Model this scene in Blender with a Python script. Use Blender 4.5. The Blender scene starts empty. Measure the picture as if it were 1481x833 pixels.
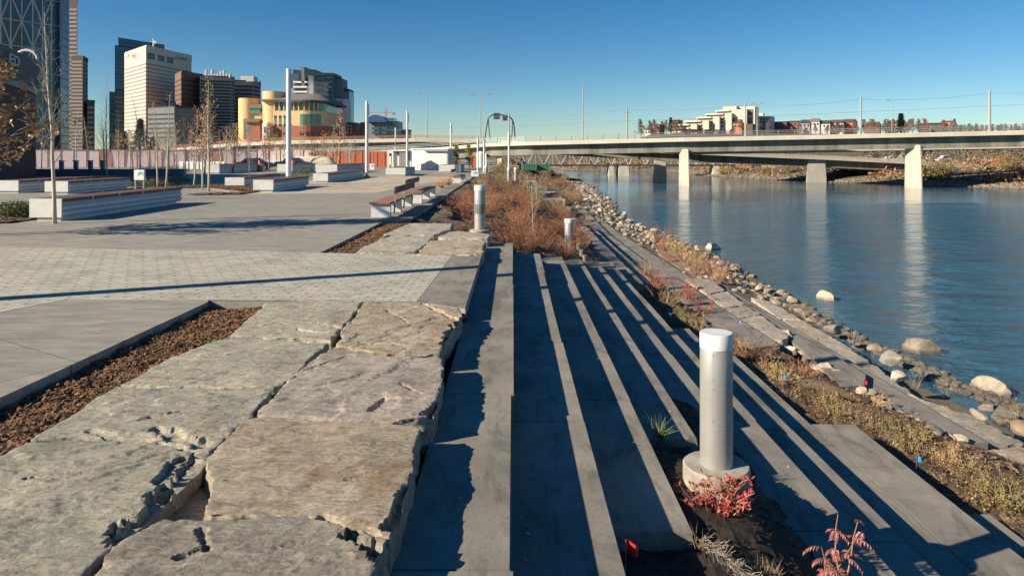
import bpy, bmesh, math, random
from math import radians as R, sin, cos, pi, sqrt, atan2
from mathutils import Vector, noise, Matrix
random.seed(11)
C = bpy.data.collections.new('scene'); bpy.context.scene.collection.children.link(C)
# ---------------------------------------------------------------- survey helpers
EYE = 1.84; HV = 224.0; VX = 742.0; F = 987.0
def G(u, v, z=0.0):                       # point of the level plane z seen at u, v on the photograph
    k = (EYE - z)/(v - HV); return ((u - VX)*k, F*k)
def UX(u, Y): return (u - VX)*Y/F
def ZV(v, Y): return EYE + (HV - v)*Y/F
def sst(a, b, x):
    t = max(0, min(1, (x - a)/(b - a))); return t*t*(3 - 2*t)
def lerp(a, b, t): return a + (b - a)*t
def pl(tab, x):
    if x <= tab[0][0]: return tab[0][1]
    for (a, b), (c, d) in zip(tab, tab[1:]):
        if x <= c: return b + (d - b)*(x - a)/(c - a)
    return tab[-1][1]
# ---------------------------------------------------------------- materials
def newmat(name):
    m = bpy.data.materials.new(name); m.use_nodes = True
    nt = m.node_tree; return m, nt, nt.nodes['Principled BSDF']
def nn(nt, t, **kw):
    n = nt.nodes.new(t)
    for k, v in kw.items():
        if k in n.inputs: n.inputs[k].default_value = v
        else: setattr(n, k, v)
    return n
def L(nt, a, b): nt.links.new(a, b)
def c4(c): return (c[0], c[1], c[2], 1)
def coords(nt, scale=(1, 1, 1), rot=(0, 0, 0), kind='Object'):
    tc = nn(nt, 'ShaderNodeTexCoord'); mp = nn(nt, 'ShaderNodeMapping')
    mp.inputs['Scale'].default_value = scale; mp.inputs['Rotation'].default_value = rot
    L(nt, tc.outputs[kind], mp.inputs['Vector']); return mp.outputs['Vector']
def noise_n(nt, vec, scale, detail=6, rough=.6, dist=0):
    n = nn(nt, 'ShaderNodeTexNoise', Scale=scale, Detail=detail, Roughness=rough, Distortion=dist)
    L(nt, vec, n.inputs['Vector']); return n.outputs['Fac']
def ramp(nt, fac, stops, interp='LINEAR'):
    r = nn(nt, 'ShaderNodeValToRGB'); r.color_ramp.interpolation = interp
    e = r.color_ramp.elements
    while len(e) < len(stops): e.new(.5)
    for i, (p, c) in enumerate(stops):
        e[i].position = p; e[i].color = c4(c) if isinstance(c, (tuple, list)) else (c, c, c, 1)
    L(nt, fac, r.inputs['Fac']); return r.outputs['Color']
def mixc(nt, fac, a, b, mode='MIX'):
    m = nn(nt, 'ShaderNodeMix', data_type='RGBA', blend_type=mode)
    if hasattr(fac, 'links') or hasattr(fac, 'is_linked'): L(nt, fac, m.inputs['Factor'])
    else: m.inputs['Factor'].default_value = fac
    for s, x in (('A', a), ('B', b)):
        i = [q for q in m.inputs if q.name == s and q.type == 'RGBA'][0]
        if isinstance(x, tuple): i.default_value = c4(x)
        else: L(nt, x, i)
    return [q for q in m.outputs if q.type == 'RGBA'][0]
def bump(nt, b, h, strength=.5, dist=.01, prev=None):
    n = nn(nt, 'ShaderNodeBump', Strength=strength, Distance=dist); L(nt, h, n.inputs['Height'])
    if prev is not None: L(nt, prev, n.inputs['Normal'])
    L(nt, n.outputs['Normal'], b.inputs['Normal']); return n.outputs['Normal']
def pm(name, c1, c2, scale=4, rough=.8, bs=.4, bd=.01, bscale=None, metallic=0, stretch=(1, 1, 1), lo=.35, hi=.65, spec=.5, fine=0):
    m, nt, b = newmat(name); v = coords(nt, stretch)
    f = noise_n(nt, v, scale, 8, .65)
    col = ramp(nt, f, [(lo, c1), (hi, c2)])
    if fine:
        f3 = noise_n(nt, v, scale*14, 3, .7)
        col = mixc(nt, fine, col, ramp(nt, f3, [(.3, .3), (.7, 1.0)]), 'MULTIPLY')
    L(nt, col, b.inputs['Base Color']); b.inputs['Roughness'].default_value = rough
    b.inputs['Metallic'].default_value = metallic; b.inputs['Specular IOR Level'].default_value = spec
    if bs:
        f2 = noise_n(nt, v, bscale or scale*6, 6, .7); bump(nt, b, f2, bs, bd)
    return m
M = {}
def concrete_mat():
    m, nt, b = newmat('concrete'); v = coords(nt)
    f = noise_n(nt, v, 1.3, 8, .62, .3); st = noise_n(nt, coords(nt, (1, .35, 1)), 3.2, 6, .7, .8); fi = noise_n(nt, v, 55, 5, .75); sp = noise_n(nt, v, 130, 2, .5)
    col = ramp(nt, f, [(.3, (.20, .183, .155)), (.5, (.26, .238, .203)), (.7, (.335, .305, .262))])
    col = mixc(nt, .75, col, ramp(nt, st, [(.38, .48), (.5, .92), (.64, 1.0)]), 'MULTIPLY')
    col = mixc(nt, .55, col, ramp(nt, fi, [(.3, .5), (.65, 1.0)]), 'MULTIPLY')
    col = mixc(nt, ramp(nt, sp, [(.70, 0.0), (.76, .5)]), col, (.42, .40, .36))
    L(nt, col, b.inputs['Base Color']); b.inputs['Roughness'].default_value = .82
    n1 = bump(nt, b, f, .25, .01); bump(nt, b, fi, .45, .004, n1); return m
M['concrete'] = concrete_mat()
M['concrete_pale'] = pm('concrete_pale', (.27, .24, .20), (.46, .43, .38), 4, .85, .4, .01, 20, fine=.35)
M['concrete_bench'] = pm('concrete_bench', (.58, .58, .57), (.70, .70, .68), 3, .75, .2, .003, 40)
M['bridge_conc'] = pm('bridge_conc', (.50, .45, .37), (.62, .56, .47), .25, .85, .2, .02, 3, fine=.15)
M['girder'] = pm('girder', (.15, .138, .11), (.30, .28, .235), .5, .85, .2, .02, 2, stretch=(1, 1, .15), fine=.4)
M['pier'] = pm('pier', (.42, .38, .31), (.56, .51, .43), .6, .85, .3, .02, 4, stretch=(1, 1, .3), fine=.2)
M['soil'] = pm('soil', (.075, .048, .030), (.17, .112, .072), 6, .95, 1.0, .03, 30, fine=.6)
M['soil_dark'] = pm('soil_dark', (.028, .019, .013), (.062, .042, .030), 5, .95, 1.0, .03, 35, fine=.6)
M['chip'] = pm('chip', (.10, .050, .022), (.34, .19, .09), 9, .85, .2, .003, 90, lo=.3, hi=.7)
M['wood'] = pm('wood', (.25, .115, .05), (.36, .185, .09), 5, .6, .2, .002, 50, stretch=(6, .5, 6))
M['wood_dark'] = pm('wood_dark', (.10, .05, .03), (.17, .09, .055), 5, .6, .2, .002, 50, stretch=(6, .5, 6))
M['alu'] = pm('alu', (.36, .35, .34), (.42, .41, .395), 12, .45, .03, .001, 80, metallic=.35, stretch=(1, 1, .2))
M['cap_white'] = pm('cap_white', (.62, .62, .61), (.72, .72, .71), 8, .4, 0)
M['lens_dark'] = pm('lens_dark', (.10, .11, .11), (.2, .21, .21), 20, .3, 0)
M['steel'] = pm('steel', (.32, .33, .34), (.42, .43, .44), 8, .45, .05, .001, 30, metallic=.5)
M['pole_white'] = pm('pole_white', (.60, .63, .66), (.68, .70, .72), 4, .45, 0)
M['darkmetal'] = pm('darkmetal', (.035, .04, .045), (.06, .065, .07), 3, .5, 0)
M['white'] = pm('white', (.78, .78, .77), (.84, .84, .83), 1, .6, .05, .01, 4)
M['rock'] = pm('rock', (.25, .19, .14), (.50, .42, .33), 2.2, .85, .6, .03, 9, fine=.3)
M['rock_grey'] = pm('rock_grey', (.22, .20, .18), (.38, .35, .31), 2.5, .85, .6, .03, 9, fine=.3)
for k_, ca_, cb_ in (('rock', (.36, .29, .215), (.66, .57, .455)), ('rock_grey', (.28, .25, .22), (.50, .46, .40)), ('rock_rust', (.33, .22, .155), (.55, .42, .31))):
    m_, nt_, b_ = newmat(k_); v_ = coords(nt_); g_ = nn(nt_, 'ShaderNodeNewGeometry'); oi = nn(nt_, 'ShaderNodeObjectInfo')
    c_ = ramp(nt_, noise_n(nt_, v_, 2.2, 8, .65, .5), [(.35, ca_), (.65, cb_)]); c_ = mixc(nt_, .5, c_, ramp(nt_, noise_n(nt_, v_, 26, 4, .7), [(.3, .45), (.65, 1.0)]), 'MULTIPLY')
    c_ = mixc(nt_, 1.0, c_, ramp(nt_, oi.outputs['Random'], [(0, .5), (1, 1.2)]), 'MULTIPLY')
    s_ = nn(nt_, 'ShaderNodeSeparateXYZ'); L(nt_, g_.outputs['Position'], s_.inputs[0]); r_ = nn(nt_, 'ShaderNodeMapRange'); L(nt_, s_.outputs['Z'], r_.inputs['Value'])
    for kk, xx in (('From Min', -2.95), ('From Max', -2.88), ('To Min', .45), ('To Max', 1.0)): r_.inputs[kk].default_value = xx
    c_ = mixc(nt_, 1.0, c_, r_.outputs[0], 'MULTIPLY'); L(nt_, c_, b_.inputs['Base Color']); b_.inputs['Roughness'].default_value = .85
    n_ = bump(nt_, b_, noise_n(nt_, v_, 9, 6, .7), .7, .03); bump(nt_, b_, noise_n(nt_, v_, 40, 4, .7), .6, .008, n_); M[k_] = m_
M['terrain'] = pm('terrain', (.13, .10, .06), (.21, .165, .10), .15, .95, .6, .1, 1.5, fine=.5)
M['brickred'] = pm('brickred', (.10, .045, .035), (.15, .065, .05), 1, .9, .3, .02, 12)
M['bark'] = pm('bark', (.42, .37, .28), (.56, .50, .40), 6, .9, .4, .01, 30, stretch=(1, 1, .4))
M['bark_brown'] = pm('bark_brown', (.16, .12, .09), (.26, .20, .15), 6, .9, .4, .01, 30)
M['log'] = pm('log', (.075, .05, .035), (.14, .10, .07), 5, .9, .8, .02, 20, stretch=(1, 4, 4))
def leafm(name, c1, c2, c3):
    m, nt, b = newmat(name)
    g = nn(nt, 'ShaderNodeNewGeometry'); col = ramp(nt, g.outputs['Random Per Island'], [(0, c1), (.5, c2), (1, c3)])
    L(nt, col, b.inputs['Base Color']); b.inputs['Roughness'].default_value = .75
    b.inputs['Subsurface Weight'].default_value = 0
    return m
M['twig_red'] = leafm('twig_red', (.15, .065, .035), (.30, .135, .07), (.46, .24, .13))
M['twig_tan'] = leafm('twig_tan', (.17, .11, .06), (.28, .20, .11), (.38, .29, .17))
M['twig_grey'] = leafm('twig_grey', (.12, .10, .08), (.20, .17, .14), (.29, .25, .21))
M['leaf_red'] = leafm('leaf_red', (.22, .02, .02), (.38, .05, .045), (.52, .11, .09))
M['leaf_maroon'] = leafm('leaf_maroon', (.20, .06, .055), (.34, .13, .12), (.45, .24, .22))
M['leaf_green'] = leafm('leaf_green', (.04, .07, .02), (.09, .12, .035), (.16, .17, .06))
M['leaf_yellow'] = leafm('leaf_yellow', (.22, .16, .03), (.36, .28, .06), (.45, .38, .15))
M['leaf_olive'] = leafm('leaf_olive', (.12, .10, .035), (.20, .17, .06), (.32, .28, .11))
M['leaf_tan'] = leafm('leaf_tan', (.32, .17, .075), (.46, .27, .13), (.60, .41, .23))
M['needle'] = leafm('needle', (.02, .035, .025), (.035, .055, .035), (.06, .08, .05))
def flatm(name, c, rough=.6, metallic=0):
    m, nt, b = newmat(name); v = coords(nt)
    f = noise_n(nt, v, 2, 4); col = ramp(nt, f, [(.3, tuple(x*.88 for x in c)), (.7, c)])
    L(nt, col, b.inputs['Base Color']); b.inputs['Roughness'].default_value = rough; b.inputs['Metallic'].default_value = metallic
    return m
M['flag_blue'] = flatm('flag_blue', (.02, .28, .75)); M['flag_red'] = flatm('flag_red', (.75, .02, .015))
M['flag_violet'] = flatm('flag_violet', (.25, .3, .65))
M['yellow'] = flatm('yellow', (.65, .40, .03)); M['orange'] = flatm('orange', (.65, .14, .04)); M['green'] = flatm('green', (.06, .26, .14))
M['carblue'] = flatm('carblue', (.03, .04, .09), .25); M['carred'] = flatm('carred', (.45, .03, .03), .3); M['tyre'] = flatm('tyre', (.02, .02, .02))
M['carwhite'] = flatm('carwhite', (.7, .7, .7), .3)
M['swirl'] = flatm('swirl', (.05, .45, .45)); M['sign_dark'] = flatm('sign_dark', (.05, .06, .055))
M['glass_dark'] = flatm('glass_dark', (.035, .06, .075), .12); M['glass_blue'] = flatm('glass_blue', (.05, .13, .18), .12)
M['glass_teal'] = flatm('glass_teal', (.05, .14, .17), .15); M['glass_purple'] = flatm('glass_purple', (.10, .11, .19), .15)
M['win_green'] = flatm('win_green', (.10, .26, .20), .2)
M['win_dark'] = flatm('win_dark', (.05, .06, .07), .2)
M['cream'] = flatm('cream', (.62, .55, .45), .8); M['tan'] = flatm('tan', (.82, .50, .25), .85); M['brick'] = flatm('brick', (.38, .14, .08), .85)
M['brown'] = flatm('brown', (.20, .10, .075), .85); M['greyb'] = flatm('greyb', (.30, .28, .27), .8); M['whiteb'] = flatm('whiteb', (.55, .55, .55), .8)
M['roofgrey'] = flatm('roofgrey', (.20, .18, .17), .8); M['dkroof'] = flatm('dkroof', (.06, .07, .075), .7)
M['darkbrown'] = flatm('darkbrown', (.12, .075, .065), .8); M['midgrey'] = flatm('midgrey', (.17, .18, .19), .8)
M['orangeb'] = flatm('orangeb', (.50, .20, .10), .85); M['bandb'] = flatm('bandb', (.035, .045, .055), .7)
M['pipe'] = flatm('pipe', (.55, .55, .55), .4); M['letter'] = flatm('letter', (.55, .6, .65), .5)
M['lettergrey'] = flatm('lettergrey', (.16, .08, .25), .5); M['swoosh'] = flatm('swoosh', (.1, .42, .12), .5)
M['meshred'] = flatm('meshred', (.86, .70, .68), .9)
def plaza_mat():
    m, nt, b = newmat('plaza_paving'); v = coords(nt)
    big = noise_n(nt, v, .35, 5, .6); v2 = coords(nt, (1.0, 3.0, 1), (0, 0, R(12)))
    mid = noise_n(nt, v2, 1.6, 8, .7)
    fine = noise_n(nt, v, 28, 5, .7)
    col = ramp(nt, mid, [(.3, (.24, .222, .188)), (.5, (.33, .307, .262)), (.7, (.45, .42, .36))])
    col = mixc(nt, .5, col, ramp(nt, big, [(.35, .72), (.65, 1.0)]), 'MULTIPLY')
    col = mixc(nt, .45, col, ramp(nt, fine, [(.3, .55), (.7, 1.0)]), 'MULTIPLY')
    br = nn(nt, 'ShaderNodeTexBrick', Scale=1.0); br.inputs['Mortar Size'].default_value = .006
    br.inputs['Brick Width'].default_value = 3.2; br.inputs['Row Height'].default_value = 3.2; br.offset = 0
    br.inputs['Color1'].default_value = (1, 1, 1, 1); br.inputs['Color2'].default_value = (.93, .93, .93, 1); br.inputs['Mortar'].default_value = (.35, .35, .35, 1)
    L(nt, coords(nt, rot=(0, 0, R(31))), br.inputs['Vector'])
    col = mixc(nt, 1.0, col, br.outputs['Color'], 'MULTIPLY')
    L(nt, col, b.inputs['Base Color']); b.inputs['Roughness'].default_value = .75
    h = mixc(nt, .3, mid, fine); bump(nt, b, h, .5, .012); return m
M['plaza'] = plaza_mat()
def paver_mat(name, ca, cb):
    m, nt, b = newmat(name); v = coords(nt)
    br = nn(nt, 'ShaderNodeTexBrick', Scale=1.0); br.inputs['Mortar Size'].default_value = .004
    br.inputs['Brick Width'].default_value = .22; br.inputs['Row Height'].default_value = .11; br.offset = .5
    br.inputs['Color1'].default_value = c4(ca); br.inputs['Color2'].default_value = c4(cb); br.inputs['Mortar'].default_value = (.17, .15, .13, 1)
    L(nt, v, br.inputs['Vector'])
    # drainage notches at alternate paver corners
    sx = nn(nt, 'ShaderNodeSeparateXYZ'); L(nt, v, sx.inputs[0])
    def mth(op, a, bb=None, cc=None):
        n = nn(nt, 'ShaderNodeMath', operation=op)
        for i, x in enumerate((a, bb, cc)):
            if x is None: continue
            if isinstance(x, (int, float)): n.inputs[i].default_value = x
            else: L(nt, x, n.inputs[i])
        return n.outputs[0]
    row = mth('FLOOR', mth('DIVIDE', sx.outputs['Y'], .22)); par = mth('MULTIPLY', mth('FLOORED_MODULO', row, 2.0), .5)
    fx = mth('FRACT', mth('ADD', mth('DIVIDE', sx.outputs['X'], .24), par)); fy = mth('FRACT', mth('DIVIDE', sx.outputs['Y'], .22))
    dot = mth('MULTIPLY', mth('LESS_THAN', fx, .2), mth('LESS_THAN', fy, .2))
    f = noise_n(nt, v, 1.1, 7, .6); ff = noise_n(nt, v, 40, 4, .7)
    col = mixc(nt, .55, br.outputs['Color'], ramp(nt, f, [(.35, .55), (.5, .9), (.65, 1.0)]), 'MULTIPLY')
    col = mixc(nt, .3, col, ramp(nt, ff, [(.3, .5), (.7, 1.0)]), 'MULTIPLY')
    col = mixc(nt, mth('MULTIPLY', dot, .72), col, (.05, .04, .035))
    L(nt, col, b.inputs['Base Color']); b.inputs['Roughness'].default_value = .85
    inv = mth('SUBTRACT', 1.0, dot); bump(nt, b, inv, .5, .008); return m
M['paver'] = paver_mat('paver', (.41, .39, .32), (.53, .50, .415))
M['paver_tan'] = paver_mat('paver_tan', (.52, .43, .33), (.62, .52, .40))
def stone_mat(name, ca, cb, cc, rust):
    m, nt, b = newmat(name); v = coords(nt); va = coords(nt, (1, 3.5, 2), (0, 0, R(38)))
    f = noise_n(nt, v, 1.3, 8, .62, .6); g = noise_n(nt, va, 5, 8, .68); h = noise_n(nt, v, 45, 6, .75)
    col = ramp(nt, f, [(.32, ca), (.5, cb), (.66, cc)])
    rf = ramp(nt, noise_n(nt, v, 3.1, 6, .6), [(.52, 0.0), (.68, 1.0)])
    sc = nn(nt, 'ShaderNodeMath', operation='MULTIPLY'); L(nt, rf, sc.inputs[0]); sc.inputs[1].default_value = rust
    col = mixc(nt, sc.outputs[0], col, (.34, .22, .12))
    col = mixc(nt, .55, col, ramp(nt, g, [(.33, .36), (.52, 1.0)]), 'MULTIPLY')
    col = mixc(nt, .6, col, ramp(nt, h, [(.32, .4), (.6, 1.0)]), 'MULTIPLY')
    L(nt, col, b.inputs['Base Color']); b.inputs['Roughness'].default_value = .85
    mm = noise_n(nt, va, 13, 6, .7, .5); col = mixc(nt, .5, col, ramp(nt, mm, [(.36, .45), (.5, 1.0)]), 'MULTIPLY'); L(nt, col, b.inputs['Base Color'])
    n1 = bump(nt, b, g, 1.0, .035); n2 = bump(nt, b, mm, 1.0, .02, n1); bump(nt, b, h, 1.0, .009, n2); return m
M['stone_green'] = stone_mat('stone_green', (.40, .385, .31), (.56, .52, .415), (.72, .64, .50), .35)
M['stone_tan'] = stone_mat('stone_tan', (.42, .36, .275), (.57, .475, .35), (.70, .59, .44), .8)
M['stone_pink'] = stone_mat('stone_pink', (.40, .355, .30), (.56, .485, .405), (.68, .585, .49), .3)
M['stone_dark'] = stone_mat('stone_dark', (.34, .31, .26), (.47, .42, .34), (.60, .52, .42), .35)
def water_mat():
    m, nt, b = newmat('river_water'); g = nn(nt, 'ShaderNodeTexCoord')
    b.inputs['Base Color'].default_value = (.034, .115, .18, 1); b.inputs['Roughness'].default_value = .06
    b.inputs['IOR'].default_value = 1.33
    v1 = coords(nt, (.55, 1.25, 1), (0, 0, R(-12))); v2 = coords(nt, (.8, 1.6, 1), (0, 0, R(14)))
    w1 = noise_n(nt, v1, 1.5, 5, .6, .5); w2 = noise_n(nt, v2, 5.5, 4, .62, .3); big = noise_n(nt, v1, .07, 4, .6, 1.5)
    sx = nn(nt, 'ShaderNodeSeparateXYZ'); L(nt, g.outputs['Object'], sx.inputs[0])
    # a gravel bar upstream breaks the surface: quiet water beyond it
    add = nn(nt, 'ShaderNodeMath', operation='MULTIPLY_ADD'); L(nt, big, add.inputs[0]); add.inputs[1].default_value = 46; L(nt, sx.outputs['Y'], add.inputs[2])
    mr = nn(nt, 'ShaderNodeMapRange'); L(nt, add.outputs[0], mr.inputs['Value'])
    for k, x in (('From Min', 76), ('From Max', 94), ('To Min', 1.0), ('To Max', .07)): mr.inputs[k].default_value = x
    ms = nn(nt, 'ShaderNodeMath', operation='MULTIPLY'); L(nt, mr.outputs[0], ms.inputs[0])
    L(nt, ramp(nt, noise_n(nt, coords(nt, (.5, 1, 1), (0, 0, R(-20))), .16, 4, .6), [(.3, .55), (.65, 1.0)]), ms.inputs[1])
    w0 = noise_n(nt, coords(nt, (.22, .5, 1), (0, 0, R(-16))), 1.0, 3, .55, .4); b0 = nn(nt, 'ShaderNodeBump', Distance=.8); L(nt, w0, b0.inputs['Height']); L(nt, ms.outputs[0], b0.inputs['Strength'])
    b1 = nn(nt, 'ShaderNodeBump', Distance=.36); L(nt, b0.outputs[0], b1.inputs['Normal']); L(nt, w1, b1.inputs['Height']); L(nt, ms.outputs[0], b1.inputs['Strength'])
    b2 = nn(nt, 'ShaderNodeBump', Distance=.075); L(nt, w2, b2.inputs['Height']); L(nt, ms.outputs[0], b2.inputs['Strength']); L(nt, b1.outputs[0], b2.inputs['Normal'])
    L(nt, b2.outputs[0], b.inputs['Normal']); return m
M['water'] = water_mat()
# ---------------------------------------------------------------- mesh builder
def tag(o, label=None, cat=None, group=None, kind=None):
    if label: o['label'] = label
    if cat: o['category'] = cat
    if group: o['group'] = group
    if kind: o['kind'] = kind
    return o
def thing(name, loc, label, cat, group=None, rz=0):
    o = bpy.data.objects.new(name, None); C.objects.link(o); o.location = loc; o.rotation_euler.z = rz; o.empty_display_size = .2
    return tag(o, label, cat, group)
class MB:
    def __init__(s): s.v = []; s.f = []; s.m = []; s.cur = 0
    def add(s, vs, fs):
        n = len(s.v); s.v += [tuple(p) for p in vs]; s.f += [tuple(i + n for i in f) for f in fs]; s.m += [s.cur]*len(fs); return s
    def box(s, x0, x1, y0, y1, z0, z1):
        return s.add([(x0, y0, z0), (x1, y0, z0), (x1, y1, z0), (x0, y1, z0), (x0, y0, z1), (x1, y0, z1), (x1, y1, z1), (x0, y1, z1)],
                     [(3, 2, 1, 0), (4, 5, 6, 7), (0, 1, 5, 4), (1, 2, 6, 5), (2, 3, 7, 6), (3, 0, 4, 7)])
    def hexa(s, a, b):      # two quads, bottom and top
        return s.add(list(a) + list(b), [(3, 2, 1, 0), (4, 5, 6, 7), (0, 1, 5, 4), (1, 2, 6, 5), (2, 3, 7, 6), (3, 0, 4, 7)])
    def prism(s, poly, z0, z1):
        n = len(poly); ar = sum(poly[i][0]*poly[(i+1) % n][1] - poly[(i+1) % n][0]*poly[i][1] for i in range(n))
        if ar < 0: poly = poly[::-1]
        vs = [(x, y, z0) for x, y in poly] + [(x, y, z1) for x, y in poly]
        return s.add(vs, [tuple(range(n))[::-1], tuple(range(n, 2*n))] + [(i, (i+1) % n, n + (i+1) % n, n + i) for i in range(n)])
    def cyl(s, x, y, z0, z1, r0, r1=None, n=20, caps=True):
        r1 = r0 if r1 is None else r1; vs = []
        for z, r in ((z0, r0), (z1, r1)): vs += [(x + r*cos(2*pi*i/n), y + r*sin(2*pi*i/n), z) for i in range(n)]
        fs = [(i, (i+1) % n, n + (i+1) % n, n + i) for i in range(n)]
        if caps: fs += [tuple(range(n))[::-1], tuple(range(n, 2*n))]
        return s.add(vs, fs)
    def lathe(s, prof, n=32, x=0, y=0):
        vs = []; k = len(prof)
        for r, z in prof: vs += [(x + r*cos(2*pi*i/n), y + r*sin(2*pi*i/n), z) for i in range(n)]
        fs = [(j*n + i, j*n + (i+1) % n, (j+1)*n + (i+1) % n, (j+1)*n + i) for j in range(k-1) for i in range(n)]
        fs += [tuple(range(n))[::-1], tuple(range((k-1)*n, k*n))]
        return s.add(vs, fs)
    def tube(s, pts, rad, n=5):
        pts = [Vector(p) for p in pts]; vs = []
        for i, p in enumerate(pts):
            d = (pts[min(i+1, len(pts)-1)] - pts[max(i-1, 0)]).normalized()
            a = d.cross(Vector((.31, .95, .02)) if abs(d.y) < .9 else Vector((1, 0, 0))).normalized(); b = d.cross(a)
            r = rad[i] if isinstance(rad, (list, tuple)) else rad
            vs += [p + a*(r*cos(2*pi*j/n)) + b*(r*sin(2*pi*j/n)) for j in range(n)]
        fs = [(k*n + j, k*n + (j+1) % n, (k+1)*n + (j+1) % n, (k+1)*n + j) for k in range(len(pts)-1) for j in range(n)]
        fs += [tuple(range(n))[::-1], tuple(range((len(pts)-1)*n, len(pts)*n))]
        return s.add(vs, fs)
    def leaf(s, p, size, rnd, asp=.6):
        d = Vector((rnd.gauss(0, 1), rnd.gauss(0, 1), rnd.gauss(0, .7))).normalized(); e = d.cross(Vector((rnd.gauss(0, 1), rnd.gauss(0, 1), rnd.gauss(0, 1)))).normalized()
        p = Vector(p); w = size*asp*.5
        return s.add([p, p + d*size*.5 + e*w, p + d*size, p + d*size*.5 - e*w], [(0, 1, 2, 3)])
    def build(s, name, mat, parent=None, smooth=False, bevel=0, loc=None):
        me = bpy.data.meshes.new(name); me.from_pydata(s.v, [], s.f)
        ms = mat if isinstance(mat, (list, tuple)) else [mat]
        for m in ms: me.materials.append(m)
        if len(ms) > 1: me.polygons.foreach_set('material_index', s.m)
        me.update(); me.validate()
        bm = bmesh.new(); bm.from_mesh(me)
        if len(bm.faces) < 4000 and not name.startswith(('crown', 'leaves', 'foliage', 'chips')): bmesh.ops.recalc_face_normals(bm, faces=bm.faces)
        if bevel: bmesh.ops.bevel(bm, geom=bm.edges[:], offset=bevel, segments=2, affect='EDGES', clamp_overlap=True)
        bm.to_mesh(me); bm.free()
        if smooth:
            for p in me.polygons: p.use_smooth = True
        o = bpy.data.objects.new(name, me); C.objects.link(o)
        if parent: o.parent = parent
        if loc: o.location = loc
        return o
def copy_tree(o, loc, rz=None, sc=None, label=None, parent=None):
    c = o.copy(); C.objects.link(c); c.parent = parent
    if parent is None:
        c.location = loc
        if rz is not None: c.rotation_euler.z = rz
        if sc is not None: c.scale = (sc, sc, sc) if not isinstance(sc, (tuple, list)) else sc
        if label: c['label'] = label
    for ch in list(o.children): copy_tree(ch, None, parent=c)
    return c
def smoothby(o, ang=40):
    for p in o.data.polygons: p.use_smooth = True
    es = o.data.edges; bm = bmesh.new(); bm.from_mesh(o.data)
    for e in bm.edges:
        if len(e.link_faces) == 2 and e.calc_face_angle(0) > R(ang): e.smooth = False
    bm.to_mesh(o.data); bm.free()
# ================================================================ TERRAIN
SHORE = [(-40, 8.5), (0, 9.6), (12.7, 9.5), (18, 8.9), (29.7, 9.5), (35, 9.2), (45, 8.4), (55, 8.35), (67, 9.8), (94, 11.2), (126, 12.5), (199, 12.5), (260, 11)]
FAR = [(11, 262), (17, 208), (43, 200), (45, 150), (54, 123), (65, 109), (72, 96), (90, 85), (150, 58), (400, -60), (900, -300)]
def fardist(x, y):          # signed distance to the far bank line, + on land
    best = 1e9; sg = 1
    for (a, b), (c, d) in zip(FAR, FAR[1:]):
        dx, dy = c-a, d-b; t = max(0, min(1, ((x-a)*dx + (y-b)*dy)/(dx*dx + dy*dy)))
        ex, ey = x-a-t*dx, y-b-t*dy; q = ex*ex + ey*ey
        if q < best: best = q; sg = 1 if (dx*ey - dy*ex) > 0 else -1
    return sg*sqrt(best)
WZ = -3.0
XE = [(-40, -.65), (16.9, -.65), (17.6, -1.5), (19, -2.5), (19.5, -2.9), (60, -3.2), (75, -2), (200, 2)]
def hterr(x, y):
    nz = noise.noise(Vector((x*.35, y*.35, 0)))
    sh = pl(SHORE, y); xe = pl(XE, y)
    if y > 262: sh = 11
    if x < xe: near = -.14
    elif x < sh + 30:
        if y < 17:
            near = pl([(xe, -.5), (0, -.62), (.6, -.9), (1.2, -1.15), (2.4, -1.75), (3.6, -2.2), (4.84, -2.62), (7.5, -2.9), (sh-.6, WZ-.02), (sh, WZ-.06), (sh+2, -3.6), (sh+6, -4.4)], x)
        else:
            k = sst(17, 21, y); xm = 4.1
            a = pl([(xe, -.5), (0, -.62), (.6, -.9), (1.2, -1.15), (2.4, -1.75), (3.6, -2.2), (4.84, -2.62), (7.5, -2.9), (sh-.6, WZ-.02), (sh, WZ-.06), (sh+2, -3.6), (sh+6, -4.4)], x)
            top = -.05 - .55*sst(70, 160, y)
            b = pl([(xe, top), (xe+1.5, top-.25), (0.4, -.9), (xm, -2.33), (5.4, -2.4), (max(sh-.8, 6), WZ+.1), (max(sh, 6.4), WZ-.05), (sh+3, -3.6), (sh+8, -4.4)], x)
            near = lerp(a, b, k)
            if x < sh-1: near += .12*nz*k
    else: near = -4.5
    fd = fardist(x, y)
    if fd > -25:
        far = pl([(-25, -4.5), (-3, -3.5), (0, WZ), (3, -2.5), (9, -1.3), (22, -.2), (60, .4)], fd)
        far += .5*noise.noise(Vector((x*.05, y*.05, 3)))*sst(3, 20, fd)
        th = x/max(y, 1)
        far += 14.0*sst(260, 420, y)*sst(.12, .21, th)
        if y > 255 and x < 12: near = max(near, -.6)
        return max(near, far)
    return near
def stations(a):
    out = []
    for s, e, st in a:
        k = max(1, int(round((e-s)/st)))
        out += [s + (e-s)*i/k for i in range(k)]
    return out + [a[-1][1]]
xs = stations([(-3000, -400, 520), (-400, -60, 34), (-60, -6, 6), (-6, 12, .5), (12, 30, 1.5), (30, 130, 4), (130, 420, 14.5), (420, 3000, 215)])
ys = stations([(-60, -6, 9), (-6, 40, .8), (40, 120, 2), (120, 270, 4), (270, 520, 16), (520, 3500, 250)])
b = MB()
b.v = [(x, y, hterr(x, y)) for y in ys for x in xs]
nx = len(xs); b.f = [(j*nx+i, j*nx+i+1, (j+1)*nx+i+1, (j+1)*nx+i) for j in range(len(ys)-1) for i in range(nx-1)]; b.m = [0]*len(b.f)
tag(b.build('ground', M['terrain'], smooth=True), 'brown earth banks and flat land on both sides of the river', kind='structure')
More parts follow.
